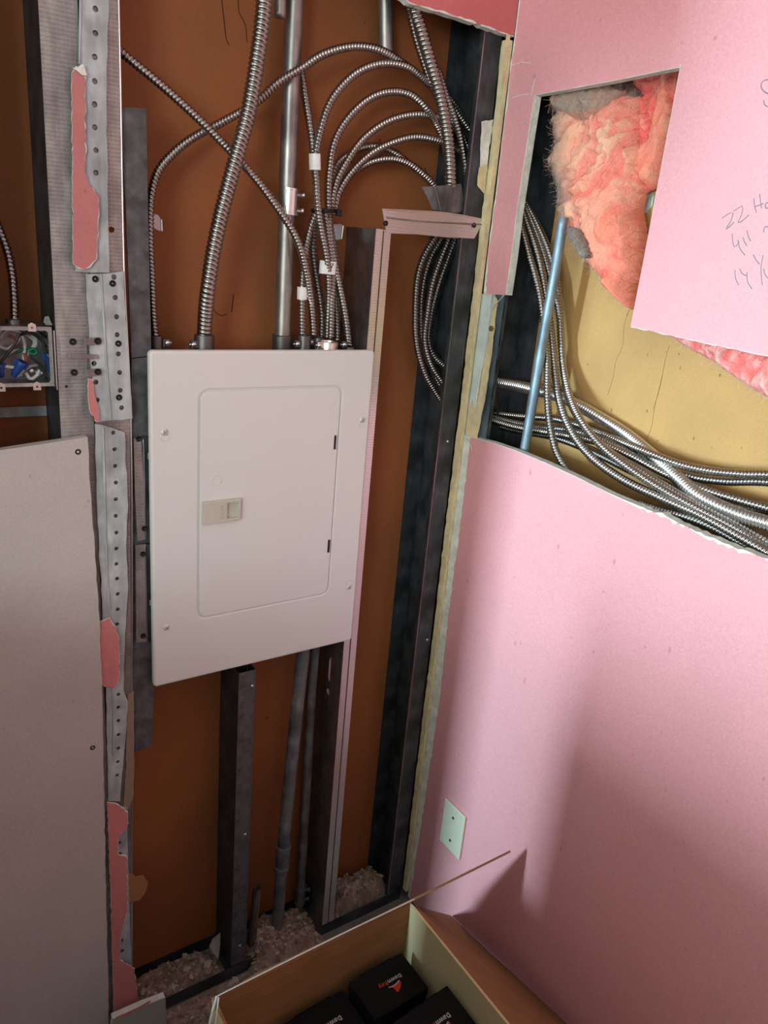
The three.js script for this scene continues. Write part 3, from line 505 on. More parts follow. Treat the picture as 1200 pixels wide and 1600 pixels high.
// ---------------------------------------------------------------- the electrical panel
const roundRect = (x0, x1, y0, y1, r, n = 6) => {
  const out = []; for (const [cx, cy, a0] of [[x1 - r, y1 - r, 0], [x0 + r, y1 - r, 1], [x0 + r, y0 + r, 2], [x1 - r, y0 + r, 3]]) for (let i = 0; i <= n; i++) { const a = (a0 + i / n) * Math.PI / 2; out.push([cx + r * Math.cos(a), cy + r * Math.sin(a)]); }
  return out;
};
{
  const o = thing('electrical_panel', 'off-white flush electrical panel with a hinged door and slide latch', 'electrical panel');
  const X = [0.353, 0.7445], Y = [0.7725, 1.3355], D = [0.4305, 0.6815], E = [0.8870, 1.2740];
  // galvanised box behind
  const e = [0.366, 0.729, 0.79, 1.3215];
  part('enclosure', merge([mbox(e[0], e[1], e[3] - 0.0016, e[3], -0.1, -0.014), mbox(e[0], e[1], e[2], e[2] + 0.0016, -0.1, -0.014), mbox(e[0], e[0] + 0.0016, e[2], e[3], -0.1, -0.014), mbox(e[1] - 0.0016, e[1], e[2], e[3], -0.1, -0.014), mbox(e[0], e[1], e[2], e[3], -0.101, -0.0994)]), std({ color: 0x9a9a98, map: spangle, metalness: 0.6, roughness: 0.5 }), o);
  const spots = [...[[.3746, 1.2134], [.7283, 1.2143]]].map((p) => [...p, -0.0085]).concat([...[[.3752, .8823], [.7274, .8906]]].map((p) => [...p, 0.0085]));
  part('cover', slabZ(roundRect(X[0], X[1], Y[0], Y[1], 0.007), 0, 0.0135, [roundRect(D[0], D[1], E[0], E[1], 0.0135).reverse()], 0.0042), M.enamel, o);
  part('dead_front', mbox(X[0] + 0.02, X[1] - 0.02, Y[0] + 0.02, Y[1] - 0.03, -0.0042, -0.0022), M.enamel, o);
  const d = part('door', slabZ(roundRect(D[0] + 0.0011, D[1] - 0.0011, E[0] + 0.0011, E[1] - 0.0011, 0.0125), 0.0012, 0.0032, [], 0.0011), M.enamel, o);
  for (const [x, y, d] of spots) { const s = part('screw', panScrew(x, y, 0, 0.0058), std({ color: 0xd6d2ca, metalness: 0.2, roughness: 0.4 }), o); part('keyhole_edge', new THREE.TorusGeometry(0.0056, 0.0007, 6, 24).translate(x, y + d, 0.0001), M.enamel, o); part('cross_slot', cross(x, y, 0, 0.0058), std({ color: 0xa09c94, roughness: 0.6 }), s); }
  for (const [x, y] of [[.6757, 1.1774], [.6768, .9826]]) { // hinge knuckles at the door's right edge
    const h = part('hinge', box(x - 0.0028, x + 0.0004, y - 0.0125, y + 0.0125, -0.0008, 0.0026, 0.0006), M.black, o, 'small dark metal hinge knuckle');
    part('hinge_pin', new THREE.CylinderGeometry(0.0013, 0.0013, 0.025, 10).translate(x + 0.0016, y, 0.0016), M.zinc, h);
  }
  const k = [[.4581, 1.1296]][0];
  part('knockout', merge([new THREE.TorusGeometry(0.0088, 0.0008, 8, 8).rotateZ(0.39).translate(k[0], k[1], 0.0012)]), M.enamel, d);
  // latch
  const L = [[.4343, 1.0944], [.499, 1.0969], [.5, 1.0598], [.4368, 1.0558]];
  const lx0 = L[0][0], lx1 = L[1][0], ly1 = (L[0][1] + L[1][1]) / 2, ly0 = (L[2][1] + L[3][1]) / 2, sx = lx0 + 0.58 * (lx1 - lx0);
  const lm = new THREE.MeshPhysicalMaterial({ color: 0xc4c1b2, roughness: 0.4, clearcoat: 0.3, clearcoatRoughness: 0.3 });
  const l = part('latch', slabZ([[lx0, ly0], [lx1, ly0], [lx1, ly1], [lx0, ly1]], 0.0085, 0.0075, [roundRect(sx + 0.0035, lx1 - 0.0045, ly0 + 0.0055, ly1 - 0.0055, 0.001).reverse()], 0.0012), lm, o, 'ivory plastic slide latch');
  part('latch_recess', mbox(sx + 0.002, lx1 - 0.003, ly0 + 0.004, ly1 - 0.004, 0.0014, 0.0022), lm, l);
  part('rib', box(sx - 0.0008, sx + 0.0008, ly0 + 0.001, ly1 - 0.001, 0.008, 0.0092, 0.0003), lm, l);
  const t = new TextGeometry('EATON', { font, size: 0.0056, depth: 0.0016, curveSegments: 3 }); t.computeBoundingBox();
  t.translate(-(t.boundingBox.max.x) / 2, -t.boundingBox.max.y / 2, 0).scale(0.98, 1, 1).rotateZ(-Math.PI / 2).translate(sx - 0.0066, (ly0 + ly1) / 2, 0.0081);
  part('lettering', t, lm, l, 'raised maker lettering');
  settle(o);
}

// ---------------------------------------------------------------- rigid conduits
const pipeGroup = 'rigid metal conduits in the open bay';
function conduit(label, pts, r, mat, couplings = [], group) {
  const o = thing('metal_conduit', label, 'conduit', group);
  part('tube', sweep(pts, r, 0, 0, 20), mat, o);
  for (const c of couplings) c(o);
  return o;
}
// set-screw coupling between two points
function coupling(o, a, b, r, mat, side) {
  const c = part('coupling', merge([sweep([a, b], r + 0.0022, 0, 0, 20), sweep([a, a.map((v, i) => v + (b[i] - v) * 0.08)], r + 0.0032, 0, 0, 20), sweep([a.map((v, i) => v + (b[i] - v) * 0.92), b], r + 0.0032, 0, 0, 20)]), mat, o);
  for (const t of [0.22, 0.8]) {
    const p = a.map((v, i) => v + (b[i] - v) * t), q = [p[0] + side * (r + 0.006), p[1], p[2] + 0.008];
    part('set_screw', merge([sweep([[p[0] + side * r * 0.7, p[1], p[2] + r * 0.6], q], 0.0032, 0, 0, 8), sweep([q, [q[0] + side * 0.003, q[1], q[2] + 0.0015]], 0.0045, 0, 0, 10)]), mat, c);
  }
}
settle(conduit('tall grey steel conduit rising from the panel top past the loops', [[.598, 1.869, -.07], [.5975, 1.736, -.07], [.5991, 1.5738, -.07], [.6011, 1.3381, -.07]], 0.0138, M.pipe,
  [(o) => coupling(o, [[.6027, 1.5799, -.07]][0], [[.6019, 1.5398, -.07]][0], 0.0136, M.zinc, 1), (o) => part('connector', merge([sweep([[.6009, 1.3508, -.07], [.6014, 1.3263, -.07]], 0.0172, 0, 0, 20)]), M.cast, o, 'dark cast connector at the foot')]));
settle(conduit('short conduit stub beside the tall conduit at the top edge', [[.565, 1.8733, -.05], [.5652, 1.804, -.05]], 0.0085, M.pipe));
settle(conduit('conduit coming down behind the highest cable loop', [[.7589, 1.9256, -.085], [.7744, 1.7995, -.085]], 0.0125, M.pipe));
settle(conduit('thick dusty conduit leaning between panel and rubble', [[.6718, .7746, -.058], [.6642, .6307, -.058], [.6552, .4385, -.058], [.6471, .2307, -.058], [.643, .009, -.058]], 0.0132, M.pipeOld,
  [(o) => part('coupling', merge([sweep([[.6487, .2614, -.058], [.647, .1988, -.058]], 0.0152, 0, 0, 18), sweep([[.6489, .2648, -.058], [.6487, .2579, -.058]], 0.0168, 0, 0, 18), sweep([[.6468, .2096, -.058], [.6467, .199, -.058]], 0.0168, 0, 0, 18)]), M.pipeOld, o)]));
settle(conduit('thinner dusty conduit beside the thick leaning one under the panel', [[.7125, .7521, -.085], [.711, .5859, -.085], [.7135, .3383, -.085], [.7146, .1217, -.085], [.7137, -.042, -.085]], 0.0094, M.pipeOld,
  [(o) => coupling(o, [[.7162, .0946, -.085]][0], [[.7139, .046, -.085]][0], 0.0094, M.pipeOld, 1)]));
{
  const o = thing('metal_conduit', 'short open-topped rusty conduit stub in the rubble beside the channel', 'conduit');
  const c = [[.5857, .1854, -.05], [.582, .1177, -.05], [.5775, .0227, -.05]];
  const d = [c[2][0] - c[0][0], c[2][1] - c[0][1], c[2][2] - c[0][2]], Ls = Math.hypot(...d);
  const g = new THREE.LatheGeometry([[0.0075, 0], [0.0092, 0], [0.0092, Ls], [0.0078, Ls], [0.0075, 0.01]].map((p) => new THREE.Vector2(...p)), 20);
  g.applyQuaternion(new THREE.Quaternion().setFromUnitVectors(new THREE.Vector3(0, 1, 0), new THREE.Vector3(-d[0] / Ls, -d[1] / Ls, -d[2] / Ls))).translate(...c[2]);
  part('tube', g, std({ color: 0xd8c0ac, map: grime, metalness: 0.1, roughness: 0.8 }), o); settle(o);
}
settle(conduit('slim blue-grey conduit hanging from the insulation in front of the cables', [[1, 1.5759, .1433], [1, 1.4946, .1436], [1, 1.3875, .1393], [1, 1.2628, .1371], [1, 1.1644, .1345]], 0.0088, M.pipeBlue));

// ---------------------------------------------------------------- armoured cables
function cable(label, pts, r = 0.0065, group, mat = M.cable, pitch) {
  const last = pts[pts.length - 1], prev = pts[pts.length - 2];
  if (last[2] > 0.5) pts = [...pts, [last[0] + 0.01, last[1] + (last[1] - prev[1]) * 0.8 - 0.01, 0.78], [Math.min(last[0] + 0.03, 1.07), last[1] + (last[1] - prev[1]) * 1.2 - 0.02, 1.02]]; // runs on inside the wall past the opening
  const big = r > 0.009;
  return single(big ? 'flexible_conduit' : 'armored_cable', label, big ? 'flexible conduit' : 'armoured cable', sweep(pts, r, pitch ?? (big ? 0.0066 : 0.0054), big ? 0.0026 : 0.0021, big ? 14 : 10, 6), mat, group);
}
cable('fat ribbed conduit sweeping from the top edge down to the panel top left', [[.5265, 1.8359, -.02], [.525, 1.7974, -.02], [.5183, 1.7413, -.02], [.5068, 1.6705, -.02], [.4924, 1.6184, -.02], [.4786, 1.5699, -.02], [.4657, 1.5207, -.02], [.4555, 1.4709, -.02], [.4491, 1.4249, -.02], [.4513, 1.3859, -.035], [.4535, 1.3518, -.045]], 0.0118);
cable('thin cable slanting from the left stud down across the fat conduit', [[.3253, 1.7216, -.04], [.335, 1.7161, -.04], [.3945, 1.6825, -.04], [.4593, 1.64, -.04], [.5317, 1.5847, -.042], [.5711, 1.5433, -.038], [.5938, 1.5153, -.034], [.6089, 1.4895, -.034], [.6231, 1.4586, -.04], [.6377, 1.425, -.05], [.6502, 1.388, -.06], [.655, 1.3517, -.06]]);
cable('long cable arching from the left edge of the panel over to the corner', [[.3829, 1.3374, -.06], [.3794, 1.3717, -.06], [.3741, 1.4281, -.05], [.3706, 1.4989, -.045], [.3747, 1.5462, -.05], [.3868, 1.5787, -.055], [.41, 1.6052, -.06], [.4391, 1.6292, -.062], [.4834, 1.6558, -.064], [.5373, 1.6911, -.062], [.5679, 1.7221, -.05], [.5997, 1.7447, -.044], [.6362, 1.7699, -.044], [.6854, 1.7894, -.044], [.7319, 1.7946, -.044], [.7869, 1.7872, -.055], [.851, 1.7753, -.075], [.9093, 1.7595, -.085], [.9714, 1.7167, -.085]]);
cable('cable forming the second highest loop, running to the corner', [[.6424, 1.5497, -.045], [.6362, 1.5918, -.045], [.6327, 1.6284, -.045], [.6383, 1.6646, -.045], [.6545, 1.7099, -.045], [.6872, 1.748, -.045], [.7172, 1.7674, -.045], [.7499, 1.7785, -.045], [.7894, 1.7811, -.045], [.8299, 1.7726, -.055], [.8664, 1.7616, -.066], [.9082, 1.7453, -.072], [.9509, 1.7184, -.075], [.9818, 1.6944, -.075]]);
cable('cable forming the middle loop and dropping beside the fat right conduit', [[.6656, 1.5469, -.05], [.6625, 1.5727, -.05], [.6622, 1.6107, -.05], [.6683, 1.6553, -.05], [.6934, 1.6956, -.05], [.7337, 1.7292, -.05], [.7745, 1.7432, -.05], [.8104, 1.7425, -.05], [.8412, 1.7283, -.05], [.8753, 1.7109, -.065], [.8999, 1.6833, -.07], [.9173, 1.6494, -.075], [.9306, 1.6083, -.075]]);
cable('cable forming the third loop from the top', [[.672, 1.5474, -.055], [.6738, 1.5719, -.055], [.6791, 1.5975, -.055], [.6938, 1.626, -.055], [.7221, 1.6647, -.055], [.7615, 1.6948, -.055], [.8019, 1.7121, -.055], [.838, 1.7195, -.055], [.889, 1.7202, -.07], [.9305, 1.7083, -.075], [.9698, 1.6749, -.075]]);
cable('cable forming the fourth loop, its right end behind the fat conduit', [[.6797, 1.548, -.06], [.688, 1.5831, -.06], [.7076, 1.6133, -.06], [.7443, 1.6477, -.06], [.7842, 1.6694, -.06], [.8313, 1.6846, -.06], [.8862, 1.6851, -.06], [.9385, 1.6816, -.08], [.9867, 1.6621, -.08]]);
cable('cable forming the lowest loop, ending behind the bent steel plate', [[.6807, 1.5479, -.066], [.6851, 1.571, -.066], [.7055, 1.6074, -.066], [.7408, 1.632, -.066], [.7831, 1.645, -.066], [.8203, 1.6436, -.066], [.8517, 1.6321, -.066], [.8851, 1.613, -.066], [.9049, 1.5843, -.066]]);
cable('partly hidden cable arching between the fourth and lowest loops', [[.6802, 1.5476, -.08], [.6831, 1.5924, -.08], [.6939, 1.6267, -.08], [.7158, 1.6448, -.08], [.7434, 1.6581, -.08], [.7711, 1.6627, -.08], [.8044, 1.6571, -.08], [.8399, 1.6423, -.08], [.8816, 1.6222, -.08], [.9069, 1.5843, -.08]]);
cable('straight cable dropping from behind the tall conduit to the white tag', [[.6183, 1.7586, -.085], [.6238, 1.7395, -.085], [.6272, 1.7063, -.075], [.6292, 1.6696, -.06], [.6317, 1.633, -.05], [.6323, 1.5931, -.038], [.6339, 1.5539, -.03], [.646, 1.5184, -.035], [.6612, 1.4777, -.04], [.6738, 1.4317, -.05], [.6785, 1.3893, -.055], [.6817, 1.3501, -.058]]);
cable('fat ribbed conduit coming down at the right into the bent steel plate', [[.7692, 1.8914, -.026], [.7816, 1.8584, -.026], [.7971, 1.8338, -.026], [.8198, 1.7953, -.026], [.8417, 1.7586, -.026], [.8604, 1.7208, -.026], [.8765, 1.6753, -.026], [.8885, 1.6213, -.026], [.8966, 1.5985, -.032]], 0.0102);
cable('thin cable close behind the fat right-hand conduit near the top', [[.7814, 1.8994, -.055], [.7932, 1.8629, -.055], [.8069, 1.8327, -.055], [.8265, 1.7999, -.055], [.8524, 1.764, -.055], [.8853, 1.7335, -.055], [.9258, 1.6994, -.055], [.9611, 1.6626, -.055]]);
cable('cable curving down beside the corner stud right of the bent plate', [[.8561, 1.7879, -.05], [.8785, 1.7535, -.05], [.9063, 1.7165, -.05], [.9239, 1.6856, -.05], [.9382, 1.6492, -.05], [.9473, 1.61, -.05], [.9519, 1.5617, -.05]], 0.007);
const underTag = 'cables running down from the zip tie to the panel top';
cable('leftmost cable below the zip tie, wrapped in white paper', [[.6478, 1.5529, -.055], [.6395, 1.5347, -.055], [.6301, 1.4968, -.055], [.6265, 1.4566, -.055], [.626, 1.4241, -.055], [.6281, 1.388, -.055], [.63, 1.3543, -.055]], 0.0065, underTag);
cable('dark cable just right of the paper-wrapped one below the zip tie', [[.6584, 1.5537, -.07], [.6512, 1.5354, -.07], [.6502, 1.4954, -.07], [.6575, 1.4572, -.07], [.6673, 1.4191, -.07], [.6745, 1.3874, -.07], [.6771, 1.3484, -.07]], 0.0065, underTag, M.cableDull);
cable('cable passing under the left side of the lettered white tag', [[.6581, 1.5511, -.05], [.6619, 1.5319, -.05], [.6703, 1.4978, -.05], [.6778, 1.4628, -.05], [.6804, 1.4268, -.05], [.6818, 1.3899, -.05], [.6836, 1.3491, -.05]], 0.0065, underTag);
cable('cable passing under the right side of the lettered white tag', [[.6731, 1.5522, -.066], [.677, 1.5327, -.066], [.6869, 1.4982, -.066], [.6962, 1.4575, -.066], [.6981, 1.4153, -.066], [.7022, 1.3777, -.066], [.7063, 1.3415, -.066]], 0.0065, underTag);
cable('cable splaying right from the lettered tag to the panel corner', [[.6659, 1.542, -.05], [.6704, 1.5128, -.05], [.6787, 1.4833, -.05], [.6884, 1.4531, -.05], [.7015, 1.4139, -.05], [.7122, 1.3766, -.05], [.7208, 1.335, -.05]], 0.0065, underTag);
const lower = 'cables hanging below the short steel track';
cable('outermost left cable of the hank hanging below the short track', [[.9055, 1.5386, -.07], [.901, 1.5284, -.07], [.8816, 1.4983, -.07], [.8704, 1.4608, -.07], [.872, 1.4005, -.07], [.8827, 1.3372, -.07], [.9095, 1.2811, -.07], [.9413, 1.2428, -.07], [.9693, 1.2148, -.07]], 0.0068, lower, M.cableDull);
cable('second cable from the left in the hank below the short track', [[.9317, 1.5402, -.085], [.9275, 1.5275, -.085], [.9079, 1.4957, -.085], [.897, 1.453, -.085], [.8964, 1.3995, -.085], [.9095, 1.3314, -.085], [.9431, 1.2779, -.085], [.9806, 1.2294, -.085]], 0.0065, lower, M.cableDull);
cable('third cable from the left in the hank below the short track', [[.93, 1.5409, -.06], [.9259, 1.5285, -.06], [.9105, 1.4896, -.06], [.8983, 1.4483, -.06], [.8936, 1.3941, -.06], [.8941, 1.3435, -.06], [.9152, 1.2988, -.06], [.9555, 1.257, -.06]], 0.0065, lower, M.cableDull);
cable('innermost cable of the hank, veering off sooner to the stud', [[.9593, 1.5426, -.078], [.9551, 1.5299, -.078], [.9399, 1.4868, -.078], [.9252, 1.4398, -.078], [.9152, 1.389, -.078], [.9154, 1.341, -.078], [.9331, 1.3129, -.078], [.9821, 1.2823, -.078]], 0.0086, lower, M.cableDull);
// behind the right wall
const hang = 'cables hanging in the opening of the pink wall';
cable('leftmost hanging cable, curling down behind the pink panel edge', [[1.015, 1.6063, .0059], [1.015, 1.5691, .0237], [1.015, 1.5185, .0558], [1.015, 1.4552, .0968], [1.015, 1.3986, .1218], [1.015, 1.3435, .1416], [1, 1.2921, .1678], [1, 1.2441, .1829], [1, 1.1963, .209], [1, 1.1717, .2374], [1.004, 1.1577, .2622], [1.004, 1.1393, .3027]], 0.0068, hang);
cable('second hanging cable, sweeping right as the lowest of the bundle', [[1.03, 1.6121, -.008], [1.03, 1.5704, .0242], [1.03, 1.5126, .0676], [1.03, 1.4653, .0923], [1.03, 1.4073, .1176], [1.03, 1.3542, .1386], [1.02, 1.2852, .1761], [1.006, 1.239, .2258], [1, 1.2065, .2852], [.998, 1.1873, .3593], [.998, 1.1801, .438], [.998, 1.1757, .5101], [.998, 1.1661, .5763], [.998, 1.1573, .6326]], 0.0074, hang);
cable('third hanging cable, beside the lowest one of the bundle', [[1.045, 1.6158, -.0215], [1.045, 1.5716, .0216], [1.045, 1.5135, .0667], [1.045, 1.4696, .0955], [1.045, 1.427, .1221], [1.045, 1.3693, .1411], [1.045, 1.3178, .1588], [1.035, 1.2787, .1909], [1.02, 1.2546, .2329], [1.015, 1.2254, .2899], [1.013, 1.2071, .3693], [1.012, 1.1914, .4492], [1.012, 1.1808, .5215], [1.012, 1.1743, .5673], [1.012, 1.166, .6221]], 0.0068, hang);
cable('rightmost hanging cable, crossing over the fat flexible conduit', [[1.05, 1.6185, -.024], [1.05, 1.5722, .0262], [1.05, 1.5197, .0732], [1.05, 1.4726, .1025], [1.05, 1.4268, .1189], [1.05, 1.3653, .1372], [1.04, 1.319, .1649], [1.02, 1.2797, .2094], [1.004, 1.2514, .2585], [1.002, 1.225, .3098], [1, 1.2066, .3711], [1, 1.1914, .4419], [1.001, 1.1828, .4997], [1.003, 1.174, .5631], [1.006, 1.1596, .6274]], 0.0068, hang);
cable('fat flexible conduit crossing from the corner over the yellow board', [[1.04, 1.271, -.0297], [1.04, 1.2734, .0097], [1.04, 1.2764, .051], [1.04, 1.2784, .1226], [1.055, 1.2744, .1572], [1.062, 1.2673, .1911], [1.062, 1.2587, .235], [1.062, 1.2443, .2976], [1.05, 1.2297, .3571], [1.03, 1.208, .4388], [1.02, 1.1983, .4769], [1.016, 1.1932, .5157], [1.016, 1.191, .5584], [1.016, 1.1929, .6126]], 0.0108, undefined, M.cableBright, 0.0055);
const across = 'thin cables running from the corner behind the hanging ones';
cable('upper thin cable from the corner, rising highest at the right frame edge', [[1.06, 1.2045, -.0576], [1.06, 1.2049, -.0376], [1.06, 1.215, .0422], [1.06, 1.2314, .1409], [1.06, 1.2336, .2158], [1.05, 1.2315, .297], [1.035, 1.2317, .3685], [1.035, 1.2287, .4299], [1.035, 1.2333, .485], [1.035, 1.243, .5348], [1.035, 1.2549, .5849]], 0.0067, across);
cable('second thin cable from the corner, just under the uppermost', [[1.045, 1.1961, -.0445], [1.045, 1.1996, -.0233], [1.045, 1.2035, .0388], [1.045, 1.2104, .1154], [1.045, 1.2219, .1784], [1.045, 1.2268, .2458], [1.045, 1.2216, .3172], [1.045, 1.2135, .3901], [1.045, 1.213, .4498], [1.045, 1.2218, .5027], [1.045, 1.243, .5823]], 0.0067, across, M.cableDull);
cable('thin cable from the corner ending midway up the right frame edge', [[1.03, 1.1934, -.0303], [1.03, 1.1978, -.0056], [1.03, 1.2016, .0701], [1.03, 1.2154, .1865], [1.03, 1.2231, .2673], [1.03, 1.2189, .3435], [1.03, 1.208, .4211], [1.03, 1.2051, .4956], [1.03, 1.2069, .5474], [1.03, 1.2092, .6001]], 0.0067, across);
cable('lowest thin cable from the corner, dipping beside the fat conduit', [[1.066, 1.1768, -.0653], [1.066, 1.1796, -.0415], [1.066, 1.1846, .0347], [1.066, 1.1965, .1443], [1.066, 1.1935, .2345], [1.066, 1.1832, .3292], [1.066, 1.178, .4076], [1.066, 1.1768, .4895], [1.066, 1.1951, .5829]], 0.0067, across, M.cableDull);
cable('short cable peeping over the torn edge of the pink panel', [[1, 1.1586, .4015], [1, 1.1602, .4413], [1, 1.1649, .4884], [1, 1.164, .534], [1, 1.1566, .5775], [1, 1.1447, .6348]], 0.0068, hang, M.cableDull);
cable('thin pale cable dropping into the junction box at the left edge', [[.1578, 1.5279, -.06], [.1769, 1.4813, -.06], [.1844, 1.4553, -.06], [.188, 1.4268, -.06], [.1884, 1.3976, -.06], [.1869, 1.3625, -.06]], 0.0062);
// connectors on top of the panel, tags, tie, clips
function connector(label, px, r, lug) {
  const o = thing('cable_connector', label, 'cable connector', 'cable connectors on top of the panel');
  const [x, , z] = px, y = 1.3218;
  const m = lug.mat ?? M.cast;
  part('collar', new THREE.LatheGeometry([[r - 0.001, 0], [r + 0.0065, 0], [r + 0.0065, 0.005], [r + 0.0035, 0.006], [r + 0.0035, lug.h ?? 0.026], [r + 0.001, (lug.h ?? 0.026) + 0.001], [r + 0.0005, 0.01], [r - 0.001, 0]].map((p) => new THREE.Vector2(...p)), 20).translate(x, y, z), m, o);
  const s = lug.side ?? -1, a = [x + s * (r + 0.001), y + 0.017, z + 0.006], b = [x + s * (r + 0.012), y + 0.017, z + 0.008];
  part('clamp_ear', box(Math.min(a[0], b[0]), Math.max(a[0], b[0]), y + 0.011, y + 0.023, z + 0.002, z + 0.010, 0.001), m, o);
  part('screw', merge([sweep([[b[0] - s * 0.006, y + 0.017, z + 0.006], [b[0] + s * 0.003, y + 0.017, z + 0.007]], 0.0022, 0, 0, 8), panScrew(b[0] - s * 0.004, y + 0.017, z + 0.0105, 0.0042)]), M.zinc, o);
  settle(o);
}
connector('dark clamp connector under the fat left conduit', [[.4536, 1.341, -.045]][0], 0.012, { side: -1, h: 0.03 });
connector('small connector at the far left edge of the panel top', [[.3829, 1.3336, -.06]][0], 0.0066, { side: 1 });
connector('dark clamp connector beside the foot of the tall conduit', [[.6341, 1.3458, -.055]][0], 0.0085, { side: -1, h: 0.03 });
connector('bright two-cable clamp connector in the middle of the cable bunch', [[.673, 1.3461, -.04]][0], 0.0135, { side: -1, h: 0.022, mat: M.zinc });
connector('low connector at the right end of the panel top', [[.721, 1.3328, -.05]][0], 0.007, { side: -1, h: 0.012 });
connector('darkened connector behind the bright two-cable clamp', [[.6726, 1.3432, -.075]][0], 0.009, { side: -1, h: 0.024 });
function wrap(label, c, w, h, d, turn, writing, flagged) { // paper tag folded round cables
  const o = thing('paper_tag', label, 'tag', 'white paper tags on the cables');
  const p = [], n = 24; for (let i = 0; i < n; i++) { const a = i / n * 2 * Math.PI; const e = 2.6; p.push([Math.sign(Math.cos(a)) * Math.pow(Math.abs(Math.cos(a)), 2 / e) * w / 2, Math.sign(Math.sin(a)) * Math.pow(Math.abs(Math.sin(a)), 2 / e) * d / 2]); }
  const g = new THREE.ExtrudeGeometry(shapeOf(p, [p.map(([x, y]) => [x * 0.94, y * 0.94]).reverse()]), { depth: h, bevelEnabled: false }).rotateX(-Math.PI / 2).translate(0, -h / 2, 0);
  const place = (q) => q.rotateZ(turn).translate(...c);
  part('paper', place(metreUV(g)), M.label, o);
  if (writing) part('writing', place(merge(writing.map((s) => sweep(s.map(([x, y]) => [x, y, d / 2 + 0.0001]), 0.0005, 0, 0, 5)))), M.ink, o, 'black pen scribble');
  if (flagged) part('loose_end', place(slabZ([[w * 0.45, h * 0.4], [w * 0.75, -h * 0.1], [w * 1.15, -h * 0.95], [w * 0.95, -h * 0.9], [w * 0.45, -h * 0.2]], d * 0.3, 0.0003)), M.label, o, 'torn loose end');
  settle(o);
}
wrap('white paper tag round two cables above the zip tie', [[.632, 1.621, -.045]][0], 0.0165, 0.023, 0.018, 0.1);
wrap('white paper tag with black scribble below the zip tie', [[.6673, 1.4645, -.047]][0], 0.0285, 0.0205, 0.018, -0.02, [
  [[-0.004, -0.007], [-0.002, -0.004], [0.001, -0.006], [0.002, -0.002], [-0.001, -0.003]], [[0.001, -0.001], [0.003, 0.002], [0.0005, 0.003], [0.002, 0]], [[0.002, 0.003], [0.005, 0.006], [0.003, 0.008], [0.0045, 0.004]]], false);
wrap('torn white paper tag low on the leftmost cable', [[.6262, 1.421, -.055]][0], 0.0155, 0.02, 0.0155, 0.03, null, true);
{
  const o = thing('zip_tie', 'black zip tie binding the cable bundle', 'zip tie');
  const c = [[.6581, 1.551, -.052]][0], w = 0.019, d = 0.024;
  const ring = []; for (let i = 0; i <= 40; i++) { const a = i / 40 * 2 * Math.PI; ring.push([c[0] + w * Math.cos(a), c[1] + 0.0035 * Math.cos(a) * 0.4, c[2] + d * Math.sin(a)]); }
  part('strap', merge([sweep(ring, 0.0024, 0, 0, 8), sweep(ring.map(([x, y, z]) => [x, y + 0.0022, z]), 0.0018, 0, 0, 8)]), M.black, o);
  part('buckle', box(c[0] + 0.008, c[0] + 0.016, c[1] - 0.006, c[1] + 0.004, c[2] + d - 0.003, c[2] + d + 0.005, 0.001), M.black, o);
  settle(o);
}
{
  const o = thing('steel_plate', 'bent grey steel plate at the foot of the fat right conduit', 'steel plate');
  const pts = [[.8296, 1.6058], [.8807, 1.6143], [.9084, 1.6194], [.9161, 1.6067], [.9221, 1.5864], [.9194, 1.5756], [.9099, 1.5716], [.8729, 1.5703], [.8505, 1.5713], [.8399, 1.5887]];
  const g = slabZ(pts, -0.022, 0.0015, [], 0.0004), p = g.attributes.position;
  for (let i = 0; i < p.count; i++) { const u = (p.getX(i) - pts[0][0]) / 0.08; p.setZ(i, p.getZ(i) + 0.006 * Math.sin(u * 3.1) - 0.02 * Math.max(0, 0.25 - u)); }
  g.computeVertexNormals();
  part('sheet', g, std({ color: 0xe2dccc, map: grime, metalness: 0.35, roughness: 0.42 }), o);
  part('crease', sweep([[.8483, 1.6077, -.0165], [.8575, 1.5905, -.0165], [.8657, 1.5718, -.0165]], 0.0009, 0, 0, 6), M.smoothSteel, o);
  settle(o);
}
for (const [label, a] of [['small bent steel clip sticking out beside the dark strip', [[.3767, 1.5224], [.3878, 1.5208], [.3925, 1.5151], [.3933, 1.4985], [.3867, 1.4997], [.3764, 1.5059]]], ['small bent steel clip behind the cable bundle', [[.6941, 1.5326], [.7102, 1.5349], [.7141, 1.5332], [.7121, 1.5104], [.7034, 1.5087], [.6942, 1.5132]]]]) {
  const o = thing('steel_clip', label, 'clip');
  part('tab', slabZ(a, a === undefined ? 0 : label.includes('bundle') ? -0.085 : -0.06, 0.0012, [], 0.0003), M.smoothSteel, o);
  part('fold', sweep(a.slice(2, 4).map(([x, y]) => [x, y, (label.includes('bundle') ? -0.085 : -0.06) + 0.001]), 0.0012, 0, 0, 6), M.zinc, o, 'bright folded edge');
  settle(o);
}
